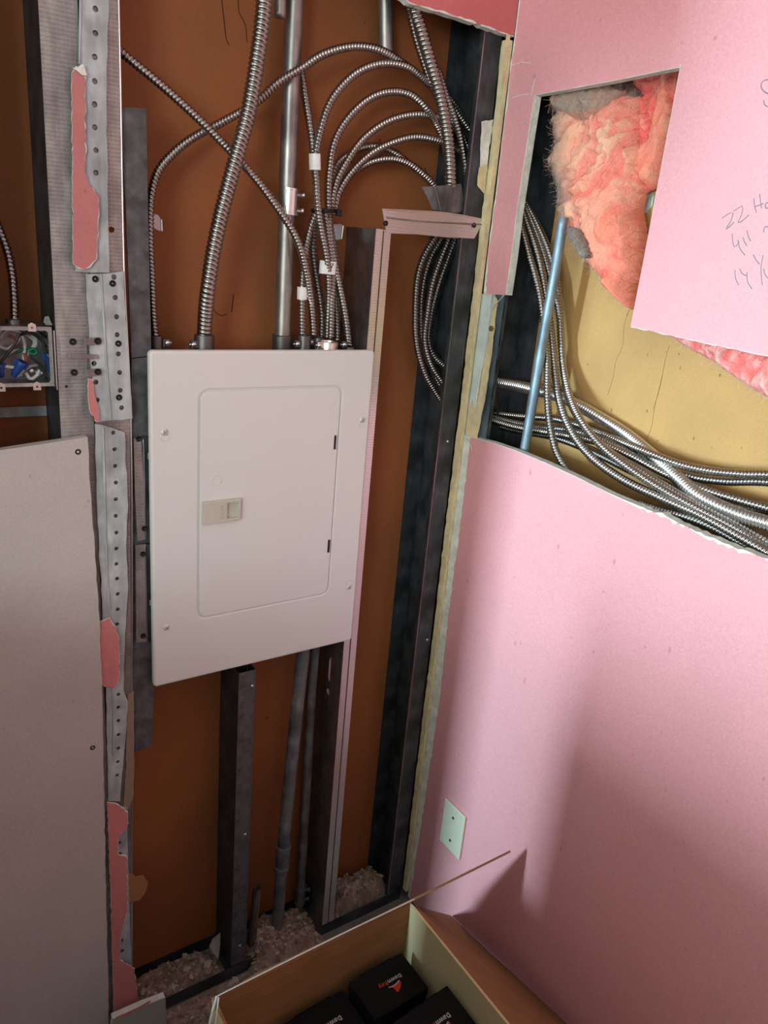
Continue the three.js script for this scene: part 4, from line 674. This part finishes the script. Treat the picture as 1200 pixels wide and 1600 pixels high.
// ---------------------------------------------------------------- junction box
{
  const o = thing('junction_box', 'open square steel junction box crammed with wires at the left edge', 'junction box');
  const x0 = 0.118, x1 = 0.2265, y0 = 1.283, y1 = 1.364, zf = -0.022, zb = -0.075, t = 0.0016;
  const m = M.smoothSteel;
  part('back', mbox(x0, x1, y0, y1, zb, zb + t), m, o);
  part('side', mbox(x0, x1, y1 - t, y1, zb, zf), m, o); part('side', mbox(x0, x1, y0, y0 + t, zb, zf), m, o);
  part('side', mbox(x0, x0 + t, y0, y1, zb, zf), m, o); part('side', mbox(x1 - t, x1, y0, y1, zb, zf), m, o);
  part('rim', slabZ([[x0, y0], [x1, y0], [x1, y1], [x0, y1]], zf + 0.0012, 0.0012, [roundRect(x0 + 0.005, x1 - 0.005, y0 + 0.005, y1 - 0.005, 0.004).reverse()]), M.dullSteel, o);
  part('side_plate', mbox(x1 + 0.001, x1 + 0.0022, y0 - 0.004, y1 - 0.004, -0.05, -0.0135), M.zinc, o, 'bright side plate');
  for (const [x, y] of [[.2016, 1.3628], [.2034, 1.2831], [.1584, 1.2825]]) {
    part('ear', slabZ([[x - 0.005, y - 0.005], [x + 0.005, y - 0.005], [x + 0.005, y + 0.004], [x, y + 0.007], [x - 0.005, y + 0.004]], -0.0195, 0.0012, [hole(x, y, 0.0017)]), M.zinc, o, 'screw ear');
  }
  part('ear', slabZ([[.2184, 1.3695], [.2204, 1.3764], [.2254, 1.3773], [.2275, 1.3705], [.2297, 1.3654], [.2214, 1.3653]], -0.03, 0.0012), M.dullSteel, o);
  part('connector', new THREE.CylinderGeometry(0.0105, 0.0105, 0.012, 18).translate(...[[.1845, 1.3638, -.05]][0]), M.cast, o);
  const grey = std({ color: 0xb9b7b2, roughness: 0.5 }), blackW = std({ color: 0x1a1a1a, roughness: 0.45 }), green = std({ color: 0x0e6b45, roughness: 0.45 }), red = std({ color: 0x7a3a30, roughness: 0.5 }), blue = std({ color: 0x173f7c, roughness: 0.45 });
  const wires = [
    [grey, [[.1651, 1.3454, -.045], [.1719, 1.354, -.045], [.1816, 1.3567, -.045], [.1902, 1.3525, -.045], [.195, 1.3396, -.045], [.1941, 1.3247, -.045], [.1917, 1.3124, -.045]]], [grey, [[.1951, 1.3536, -.05], [.2029, 1.3467, -.05], [.2091, 1.3415, -.05], [.207, 1.3327, -.05], [.1968, 1.3274, -.05], [.1821, 1.3275, -.05], [.1654, 1.317, -.05]]],
    [grey, [[.2047, 1.3503, -.05], [.2109, 1.3433, -.05], [.2095, 1.3336, -.05], [.2017, 1.3274, -.05], [.198, 1.3204, -.05]]], [grey, [[.1573, 1.3156, -.028], [.1663, 1.3103, -.028], [.1757, 1.3085, -.028], [.1867, 1.3066, -.028]]], [grey, [[.1605, 1.3359, -.04], [.1712, 1.3316, -.04], [.1812, 1.3377, -.04], [.1881, 1.3463, -.04]]],
    [blackW, [[.1565, 1.3091, -.026], [.1651, 1.321, -.026], [.1754, 1.3338, -.026], [.1825, 1.3449, -.026], [.1863, 1.3551, -.026]]], [blackW, [[.2095, 1.3565, -.03], [.2155, 1.3462, -.03], [.218, 1.3332, -.03], [.2223, 1.32, -.03], [.2249, 1.3067, -.03]]], [blackW, [[.1987, 1.3228, -.035], [.208, 1.314, -.035], [.2157, 1.3032, -.035], [.22, 1.2906, -.035]]], [blackW, [[.1875, 1.3504, -.035], [.199, 1.354, -.035], [.2116, 1.3481, -.035], [.2208, 1.3351, -.035]]],
    [green, [[.1827, 1.3248, -.045], [.1894, 1.3282, -.045], [.1994, 1.3317, -.045], [.2073, 1.3265, -.045]]], [green, [[.1984, 1.329, -.04], [.2051, 1.3316, -.04], [.2097, 1.3272, -.04], [.2046, 1.3237, -.04], [.1998, 1.3255, -.04]]], [red, [[.1923, 1.3265, -.034], [.1942, 1.3178, -.034], [.1934, 1.3064, -.034]]], [red, [[.1755, 1.3488, -.04], [.1817, 1.3462, -.04], [.1862, 1.3411, -.04]]],
    [grey, [[.1933, 1.2991, -.04], [.1993, 1.2901, -.04], [.2079, 1.2953, -.04], [.2116, 1.3024, -.04]]], [grey, [[.1823, 1.2931, -.045], [.1909, 1.3, -.045], [.2012, 1.307, -.045], [.2113, 1.3087, -.045]]], [blackW, [[.2164, 1.3521, -.05], [.226, 1.3452, -.05], [.2303, 1.3301, -.05], [.2308, 1.3076, -.05], [.2264, 1.2895, -.05]]]];
  for (const [m2, p] of wires) part('wire', sweep(p, m2 === grey ? 0.0024 : 0.0021, 0, 0, 8), m2, o);
  const nut = (p, len, dx, dz) => { // winged wire connector
    const g = new THREE.LatheGeometry([[0, 0], [0.0042, 0.001], [0.0052, len * 0.4], [0.0066, len * 0.8], [0.007, len], [0.0045, len]].map((q) => new THREE.Vector2(...q)), 10);
    const wing = box(-0.0095, 0.0095, len * 0.62, len * 0.98, -0.0012, 0.0012, 0.0008);
    return merge([g, wing]).rotateX(dz).rotateZ(dx).translate(...p);
  };
  part('wire_nut', nut([[.1756, 1.2963, -.028]][0], 0.025, -0.5, 0.3), blue, o, 'blue wire nut'); part('wire_nut', nut([[.2258, 1.2993, -.036]][0], 0.028, 0.06, 0.1), blue, o, 'blue wire nut'); part('wire_nut', nut([[.1615, 1.2945, -.03]][0], 0.02, 0.2, 0.2), blue, o, 'blue wire nut');
  for (const [x, y] of [[.1882, 1.2956], [.2033, 1.299], [.2132, 1.2961]]) part('terminal_screw', panScrew(x, y, -0.05, 0.0055), M.zinc, o);
  settle(o);
}
// ---------------------------------------------------------------- insulation
function segDist(p, a, b) { const dx = b[0] - a[0], dy = b[1] - a[1], t = Math.max(0, Math.min(1, ((p[0] - a[0]) * dx + (p[1] - a[1]) * dy) / (dx * dx + dy * dy))); return Math.hypot(p[0] - a[0] - t * dx, p[1] - a[1] - t * dy); }
function inside(p, o) { let c = false; for (let i = 0, j = o.length - 1; i < o.length; j = i++) if ((o[i][1] > p[1]) !== (o[j][1] > p[1]) && p[0] < (o[j][0] - o[i][0]) * (p[1] - o[i][1]) / (o[j][1] - o[i][1]) + o[i][0]) c = !c; return c; }
const fluffBump = tex(256, 0.05, (u, v) => { const w = fbm(u * 5, v * 5, 4, 5, 3); return fbm(u * 20 + w * 3, v * 12 + w * 4, 8, 1 << 20, 3); }, false);
M.wool = std({ color: 0xffffff, vertexColors: true, roughness: 1, bumpMap: fluffBump, bumpScale: 0.0016 });
M.fibre = std({ color: 0xf3c3ae, roughness: 1 });
M.fibreGrey = std({ color: 0xa79a8e, roughness: 1 });
// a torn wad of glass wool: outline in z, y; back at x, swelling towards the room by deep
function wad(name, label, outline, x, deep, reach, colour, fibres, grey) {
  const o = thing(name, label, 'insulation');
  const zs = outline.map((p) => p[0]), ys = outline.map((p) => p[1]), z0 = Math.min(...zs), z1 = Math.max(...zs), y0 = Math.min(...ys), y1 = Math.max(...ys), s = 0.0022;
  const nz = Math.ceil((z1 - z0) / s) + 1, ny = Math.ceil((y1 - y0) / s) + 1, id = new Map(), pos = [], col = [], uv = [], idx = [], rim = [];
  const C = new THREE.Color();
  for (let j = 0; j < ny; j++) for (let i = 0; i < nz; i++) {
    const wob = 0.004 * (fbm(i * 0.16, j * 0.16, 3) - 0.5) * 2, p = [z0 + i * s + wob, y0 + j * s + wob];
    if (!inside(p, outline)) continue;
    let d = 1; for (let k = 0; k < outline.length; k++) d = Math.min(d, segDist(p, outline[k], outline[(k + 1) % outline.length]));
    const u = p[0] * 60, v = p[1] * 60, w = fbm(u * 0.35, v * 0.35, 11), fold = Math.min(1, Math.abs(fbm(u * 0.42 + 2.6 * w, v * 0.22 + 2.2 * w, 5, 1 << 20, 2) - 0.5) * 3), tuft = fbm(u * 1.7 + w * 2, v * 1.3, 21, 1 << 20, 4);
    const e = Math.min(1, d / reach), swell = Math.sqrt(1 - (1 - e) * (1 - e));
    const h = deep * swell * (0.62 + 0.55 * w) + Math.min(1, d / 0.012) * (0.020 * (Math.sqrt(fold) - 0.5) + 0.006 * (tuft - 0.5));
    id.set(j * nz + i, pos.length / 3); if (d < 0.012) rim.push(pos.length / 3);
    pos.push(x - Math.max(0.002, h), p[1], p[0]); uv.push(p[0], p[1]);
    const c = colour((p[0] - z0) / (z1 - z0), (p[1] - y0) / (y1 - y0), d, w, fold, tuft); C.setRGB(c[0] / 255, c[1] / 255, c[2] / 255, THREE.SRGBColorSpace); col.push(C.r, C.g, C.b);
  }
  const n = pos.length / 3;
  for (let k = 0; k < n; k++) { pos.push(Math.min(x + 0.003, x - 0.001 + 0.004), pos[3 * k + 1], pos[3 * k + 2]); uv.push(uv[2 * k], uv[2 * k + 1]); col.push(col[3 * k], col[3 * k + 1], col[3 * k + 2]); }
  const has = (i, j) => id.get(j * nz + i), edge = new Map();
  const tri = (a, b, c) => { idx.push(a, b, c); idx.push(n + a, n + c, n + b); for (const [p, q] of [[a, b], [b, c], [c, a]]) { const k1 = q + '_' + p; if (edge.has(k1)) edge.delete(k1); else edge.set(p + '_' + q, [p, q]); } };
  for (let j = 0; j < ny - 1; j++) for (let i = 0; i < nz - 1; i++) { const a = has(i, j), b = has(i + 1, j), c = has(i, j + 1), d = has(i + 1, j + 1); if (a === undefined || d === undefined) continue; if (b !== undefined) tri(a, b, d); if (c !== undefined) tri(a, d, c); }
  for (const [p, q] of edge.values()) { idx.push(p, n + p, q, q, n + p, n + q); }
  const g = new THREE.BufferGeometry(); g.setAttribute('position', new THREE.Float32BufferAttribute(pos, 3)); g.setAttribute('uv', new THREE.Float32BufferAttribute(uv, 2)); g.setAttribute('color', new THREE.Float32BufferAttribute(col, 3)); g.setIndex(idx); g.computeVertexNormals();
  part('wool', g, M.wool, o);
  const strands = (count, pool, mat, len, spread) => {
    const list = [];
    for (let k = 0; k < count; k++) {
      const v = pool ? pool[Math.floor(rnd() * pool.length)] : Math.floor(rnd() * n), a = rr(0, 6.28), L = rr(0.3, 1) * len, b = a + rr(-1.4, 1.4);
      const p = [pos[3 * v] - 0.0008, pos[3 * v + 1], pos[3 * v + 2]], q = [p[0] - rr(0, spread), p[1] + Math.sin(a) * L * 0.5, p[2] + Math.cos(a) * L * 0.5], r2 = [q[0] - rr(-spread, spread), q[1] + Math.sin(b) * L * 0.5, q[2] + Math.cos(b) * L * 0.5];
      const c = new THREE.QuadraticBezierCurve3(new THREE.Vector3(...p), new THREE.Vector3(...q), new THREE.Vector3(...r2));
      list.push(new THREE.TubeGeometry(c, 4, rr(0.00007, 0.00016), 3));
    }
    const m = part('fibres', merge(list), mat, o); m.userData.kind = 'stuff';
  };
  strands(fibres, null, M.fibre, 0.02, 0.004); strands(grey, rim, M.fibreGrey, 0.018, 0.004);
  return settle(o);
}
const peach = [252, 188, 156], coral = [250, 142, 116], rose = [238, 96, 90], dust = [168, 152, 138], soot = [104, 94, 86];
wad('insulation_batt', 'thin coral sheet of glass wool at the upper right of the sawn hole', [[.148, 1.8003], [.2705, 1.8038], [.2934, 1.7696], [.2852, 1.6665], [.2768, 1.6287], [.2518, 1.6214], [.2297, 1.5927], [.1787, 1.6697]], 1.066, 0.022, 0.02,
  (a, b, d, w, f, t) => mix(mix(coral, rose, Math.max(0, 1 - f * 2.2)), peach, Math.max(0, t - 0.5) * 1.6), 500, 60);
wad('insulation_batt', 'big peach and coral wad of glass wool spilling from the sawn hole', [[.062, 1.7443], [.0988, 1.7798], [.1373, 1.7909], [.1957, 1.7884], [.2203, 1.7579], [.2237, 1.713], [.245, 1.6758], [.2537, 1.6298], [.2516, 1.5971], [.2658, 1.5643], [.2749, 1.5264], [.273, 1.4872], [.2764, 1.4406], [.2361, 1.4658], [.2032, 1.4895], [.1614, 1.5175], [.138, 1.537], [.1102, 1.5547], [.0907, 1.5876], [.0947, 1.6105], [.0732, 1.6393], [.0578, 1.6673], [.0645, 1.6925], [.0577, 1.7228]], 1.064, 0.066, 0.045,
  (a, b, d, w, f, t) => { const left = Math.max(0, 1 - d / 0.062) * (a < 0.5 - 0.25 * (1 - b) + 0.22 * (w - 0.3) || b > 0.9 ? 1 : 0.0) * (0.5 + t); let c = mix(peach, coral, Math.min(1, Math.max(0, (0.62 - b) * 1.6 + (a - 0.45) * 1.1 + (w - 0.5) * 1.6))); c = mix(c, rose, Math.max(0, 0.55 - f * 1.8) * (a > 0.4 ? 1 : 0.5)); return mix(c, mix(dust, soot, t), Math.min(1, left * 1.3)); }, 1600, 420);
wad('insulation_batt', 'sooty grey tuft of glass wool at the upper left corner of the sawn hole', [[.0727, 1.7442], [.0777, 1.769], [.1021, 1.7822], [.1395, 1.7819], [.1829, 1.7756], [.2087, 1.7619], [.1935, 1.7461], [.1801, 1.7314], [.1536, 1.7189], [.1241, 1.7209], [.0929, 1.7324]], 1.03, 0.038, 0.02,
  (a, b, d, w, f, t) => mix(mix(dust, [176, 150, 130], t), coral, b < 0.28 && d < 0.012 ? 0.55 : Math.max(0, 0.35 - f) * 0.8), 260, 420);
wad('insulation_batt', 'grey scrap of dirty glass wool dangling beside the slim conduit', [[.1595, 1.5637], [.1856, 1.5606], [.2063, 1.5419], [.2178, 1.5152], [.2016, 1.5142], [.1834, 1.533], [.1639, 1.544]], 0.999, 0.012, 0.01, (a, b, d, w, f, t) => mix(soot, dust, t), 40, 90);
wad('insulation_batt', 'pink wedge of glass wool under the lower edge of the sawn sheet', [[.3357, 1.42], [.4355, 1.4288], [.544, 1.4266], [.5675, 1.3392], [.4996, 1.3603], [.4383, 1.3845], [.3759, 1.4013]], 1.066, 0.03, 0.03,
  (a, b, d, w, f, t) => mix(mix([246, 160, 150], rose, Math.max(0, 0.8 - f * 1.6)), [250, 214, 206], Math.max(0, t - 0.45) * 2), 400, 60);
// old glue spot and the dark blots are part of the yellow board
single('glue_spot', 'pale spot of dried compound on the yellow board inside the hole', 'glue spot', slabX(ragged([[.2342, 1.6255], [.2487, 1.6377], [.2543, 1.6046], [.2448, 1.592], [.2352, 1.5948], [.2292, 1.6092]], 0.0012, 0.008), 1.0805, 0.001), M.greenGypsum);
// ---------------------------------------------------------------- cardboard carton with small boxes
const cardT = tex(256, 0.25, (u, v) => mul([158, 112, 66], 0.9 + 0.14 * (fbm(u * 6, v * 24, 2, 6, 3) - 0.5) + 0.05 * Math.sin(v * 2 * Math.PI * 40)));
M.card = std({ map: cardT, roughness: 0.85 });
M.cardPale = std({ color: 0xbfae84, roughness: 0.85 });
{
  const o = thing('cardboard_carton', 'open brown cardboard carton pushed into the corner below the panel', 'carton');
  const x0 = 0.334, x1 = 0.690, z0 = 0.331, z1 = 0.80, y1 = 0.434, t = 0.004;
  part('panel', mbox(x0, x1, 0.004, y1, z0 - t, z0), M.card, o);
  part('panel', mbox(x1, x1 + t, 0.004, y1, z0 - t, z1), M.cardPale, o, 'paler right side panel');
  part('panel', mbox(x0 - t, x0, 0.004, y1, z0 - t, z1), M.card, o);
  part('panel', mbox(x0 - t, x1 + t, 0.004, y1, z1, z1 + t), M.card, o);
  part('bottom', mbox(x0 - t, x1 + t, 0.001, 0.004, z0 - t, z1 + t), M.card, o);
  // flap folded back from the rear panel, its corner running on to the right wall
  const flap = (pts, mat, label) => { // pts: quad in space, thickness t
    const v = pts.map((p) => new THREE.Vector3(...p)), nrm = v[1].clone().sub(v[0]).cross(v[2].clone().sub(v[0])).normalize().multiplyScalar(t / 2), pos = [], idx = [];
    for (const s of [1, -1]) for (const q of v) { const w = q.clone().addScaledVector(nrm, s); pos.push(w.x, w.y, w.z); }
    const n = v.length; for (let i = 1; i < n - 1; i++) { idx.push(0, i, i + 1); idx.push(n, n + i + 1, n + i); }
    for (let i = 0; i < n; i++) { const j = (i + 1) % n; idx.push(i, n + i, j, j, n + i, n + j); }
    let g = new THREE.BufferGeometry(); g.setAttribute('position', new THREE.Float32BufferAttribute(pos, 3)); g.setIndex(idx); g = g.toNonIndexed(); g.computeVertexNormals();
    part('flap', metreUV(g), mat, o, label);
  };
  flap([[0.36, 0.434, 0.329], [0.925, 0.444, 0.329], [0.80, 0.35, 0.262], [0.70, 0.30, 0.226], [0.46, 0.28, 0.21]], M.card, 'rear flap bent backwards');
  flap([[x1 + 0.003, 0.432, 0.335], [x1 + 0.003, 0.432, z1], [0.962, 0.20, z1], [0.963, 0.155, 0.47], [0.962, 0.105, 0.16], [0.80, 0.26, 0.24]], M.card, 'right flap sloping down to the pink wall');
  flap([[x0 - 0.002, 0.432, 0.345], [x0 - 0.002, 0.432, z1], [0.22, 0.32, z1], [0.235, 0.33, 0.42]], M.cardPale, 'left flap');
  part('frayed_edge', sweep([[0.334, 0.4365, 0.33], [0.42, 0.438, 0.3295], [0.55, 0.4395, 0.329], [0.7, 0.4395, 0.329]], 0.0012, 0, 0, 6), std({ color: 0xcbbfae, roughness: 0.9 }), o, 'pale torn edge');
  part('torn_tape', merge([sweep([[0.336, 0.437, 0.331], [0.32, 0.432, 0.35], [0.305, 0.42, 0.37], [0.29, 0.40, 0.39]], 0.0018, 0, 0, 6, 0.5), sweep([[0.338, 0.437, 0.333], [0.325, 0.43, 0.356], [0.308, 0.415, 0.38]], 0.0014, 0, 0, 6, 0.5)]), std({ color: 0xb9c9bf, roughness: 0.6 }), o, 'strand of torn greenish tape');
  settle(o);
}
function logoMap() {
  const c = document.createElement('canvas'); c.width = 512; c.height = 384; const k = c.getContext('2d');
  k.fillStyle = '#060606'; k.fillRect(0, 0, 512, 384);
  k.font = 'bold 52px sans-serif'; k.textBaseline = 'middle';
  k.fillStyle = '#a9a9a9'; k.fillText('Dawn', 110, 215); const w = k.measureText('Dawn').width;
  k.fillStyle = '#b03a16'; k.fillText('Ray', 110 + w, 215);
  k.beginPath(); k.moveTo(150, 176); k.quadraticCurveTo(170, 110, 238, 92); k.quadraticCurveTo(228, 150, 262, 168); k.quadraticCurveTo(215, 150, 150, 176); k.fill();
  k.strokeStyle = '#b0b0b0'; k.lineWidth = 9; k.beginPath(); k.moveTo(160, 180); k.quadraticCurveTo(215, 150, 272, 172); k.stroke();
  const t = new THREE.CanvasTexture(c); t.colorSpace = THREE.SRGBColorSpace; t.magFilter = THREE.LinearFilter; return t;
}
const logo = logoMap();
M.blackCard = new THREE.MeshPhysicalMaterial({ color: 0x0a0a0a, roughness: 0.8, specularIntensity: 0.35 });
M.logo = new THREE.MeshPhysicalMaterial({ map: logo, roughness: 0.7, specularIntensity: 0.35 });
function productBox(label, c, w, d, h, turn, tilt) {
  const o = thing('product_box', label, 'box', 'small black boxes in the carton');
  const place = (g) => g.rotateX(tilt).rotateY(turn).translate(...c);
  part('body', place(box(-w / 2, w / 2, -h, -0.016, -d / 2, d / 2, 0.001)), M.blackCard, o);
  part('lid', place(box(-w / 2 - 0.0012, w / 2 + 0.0012, -0.018, 0, -d / 2 - 0.0012, d / 2 + 0.0012, 0.0012)), M.blackCard, o);
  const top = new THREE.PlaneGeometry(w * 0.96, d * 0.96).rotateX(-Math.PI / 2).rotateY(Math.PI).translate(0, 0.0003, 0);
  part('printed_top', place(top), M.logo, o, 'white and orange printed logo');
  part('tuck_flap', place(box(-w * 0.3, w * 0.3, -0.012, 0.0006, -d / 2 - 0.002, -d / 2 - 0.0012, 0.0003)), M.blackCard, o);
  settle(o);
}
productBox('black box with orange logo nearest the rear right corner of the carton', [0.613, 0.357, 0.391], 0.106, 0.074, 0.12, 0.03, 0.02);
productBox('black box with orange logo left of the rear one, sitting lower', [0.495, 0.338, 0.395], 0.112, 0.085, 0.12, 0.05, 0.05);
productBox('tallest black box in front, against the right side of the carton', [0.622, 0.388, 0.507], 0.11, 0.08, 0.12, 0.08, 0.16);
productBox('black box mostly out of frame at the front left of the carton', [0.40, 0.30, 0.42], 0.09, 0.08, 0.12, 0.02, 0);

// ---------------------------------------------------------------- rubble and scraps on the floor
const rubbleT = tex(512, 0.25, (u, v) => { const n = fbm(u * 24, v * 24, 3, 24, 4), k = fbm(u * 6, v * 6, 8, 6, 3); return mix(mul([150, 132, 118], 0.6 + 0.8 * n), [168, 120, 104], Math.max(0, k - 0.45) * 1.2); });
M.rubble = std({ map: rubbleT, roughness: 1, bumpMap: fineBump, bumpScale: 0.003 });
const chipMats = [std({ color: 0xa89684, roughness: 1 }), std({ color: 0x9a8270, roughness: 1 }), std({ color: 0xb8aa9a, roughness: 1 }), std({ color: 0x8e6a58, roughness: 1 })];
function chip(s) { const g = new THREE.IcosahedronGeometry(1, 0), p = g.attributes.position; const q = new Map(); for (let i = 0; i < p.count; i++) { const key = [p.getX(i), p.getY(i), p.getZ(i)].map((v) => v.toFixed(2)).join(); if (!q.has(key)) q.set(key, rr(0.6, 1.25)); const f = q.get(key); p.setXYZ(i, p.getX(i) * f * s * rr(0.999, 1) * 1.2, p.getY(i) * f * s * 0.45, p.getZ(i) * f * s * 0.8); } g.computeVertexNormals(); return g; }
function rubble(label, x0, x1, z0, z1, top, seedNo, chips) {
  const o = thing('plaster_rubble', label, 'rubble'); o.userData.kind = 'stuff';
  const nx = 60, nz = 30, pos = [], uv = [], idx = [], hgt = (a, b) => { const e = Math.min(a, 1 - a, 0.25) * 4 * Math.min(1, Math.min(b, 1 - b) * 5); return 0.003 + top * Math.max(0, Math.min(1, e * 1.3)) * (0.35 + 0.9 * fbm(a * 5 + seedNo, b * 4, 2)) + 0.006 * e * (fbm(a * 30, b * 16 + seedNo, 6) - 0.5); };
  for (let j = 0; j <= nz; j++) for (let i = 0; i <= nx; i++) { const a = i / nx, b = j / nz; pos.push(x0 + (x1 - x0) * a, hgt(a, b), z0 + (z1 - z0) * b); uv.push(x0 + (x1 - x0) * a, z0 + (z1 - z0) * b); }
  for (let j = 0; j < nz; j++) for (let i = 0; i < nx; i++) { const a = j * (nx + 1) + i; idx.push(a, a + nx + 1, a + 1, a + 1, a + nx + 1, a + nx + 2); }
  const g = new THREE.BufferGeometry(); g.setAttribute('position', new THREE.Float32BufferAttribute(pos, 3)); g.setAttribute('uv', new THREE.Float32BufferAttribute(uv, 2)); g.setIndex(idx); g.computeVertexNormals();
  part('heap', g, M.rubble, o);
  for (let m = 0; m < 4; m++) {
    const list = [];
    for (let k = 0; k < chips / 4; k++) { const a = rr(0.05, 0.95), b = rr(0.08, 0.92); list.push(chip(rr(0.0015, 0.0065) * (rnd() < 0.1 ? 1.7 : 1)).rotateX(rr(-0.5, 0.5)).rotateZ(rr(-0.5, 0.5)).rotateY(rr(0, 6)).translate(x0 + (x1 - x0) * a, hgt(a, b) + 0.001, z0 + (z1 - z0) * b)); }
    const c = part('crumbs', merge(list), chipMats[m], o); c.userData.kind = 'stuff';
  }
  settle(o);
}
rubble('pale plaster rubble between the left stud and the short channel', 0.30, 0.51, -0.106, -0.018, 0.035, 1, 160);
rubble('pinkish rubble heaped round the feet of the two leaning conduits', 0.553, 0.735, -0.106, 0.016, 0.05, 5, 320);
rubble('pale lumpy rubble between the new stud and the corner stud', 0.768, 0.945, -0.106, -0.02, 0.065, 9, 160);
rubble('dusty crumbs on the floor in front of the track', 0.27, 0.62, -0.01, 0.10, 0.006, 13, 220);
for (const [label, p, s, ry] of [['larger plaster lump near the channel foot among rubble', [0.473, 0.034, -0.045], 0.012, 0.4], ['broken flake of plasterboard leaning against the channel', [0.497, 0.052, -0.066], 0.022, 1.1], ['thin pale plaster splinter between stub and leaning conduits', [0.592, 0.042, -0.03], 0.011, 2]]) {
  single('plaster_chunk', label, 'plaster', chip(s).rotateZ(0.5).rotateY(ry).translate(...p), chipMats[2], 'loose plaster pieces');
}
{
  const o = thing('plasterboard_offcut', 'pale grey-green offcut of plasterboard standing on the floor by the left stud', 'plasterboard');
  const p = [[.2572, .1005], [.305, .0996], [.357, .0937], [.3602, .0122], [.359, -.162], [.2498, -.1526]].map(([x, y]) => [x, Math.max(0.002, y)]);
  part('gypsum_core', slabZ(ragged(p, 0.0006, 0.012), 0.03, 0.0125), M.gypsum, o);
  part('paper_face', slabZ(p.map(([x, y], i) => [x, y - (i < 3 ? 0.0012 : 0)]), 0.0308, 0.0008), std({ color: 0xa2a396, roughness: 0.9 }), o);
  part('torn_paper', slabZ(ragged([[.2617, .102], [.3047, .1009], [.328, .1045], [.3267, .1003], [.3022, .0958], [.2733, .0945]], 0.0006, 0.008), 0.0315, 0.0006), M.pinkOld, o, 'pink paper along the top edge');
  settle(o);
}

shadowed(scene);
renderer.render(scene, camera);
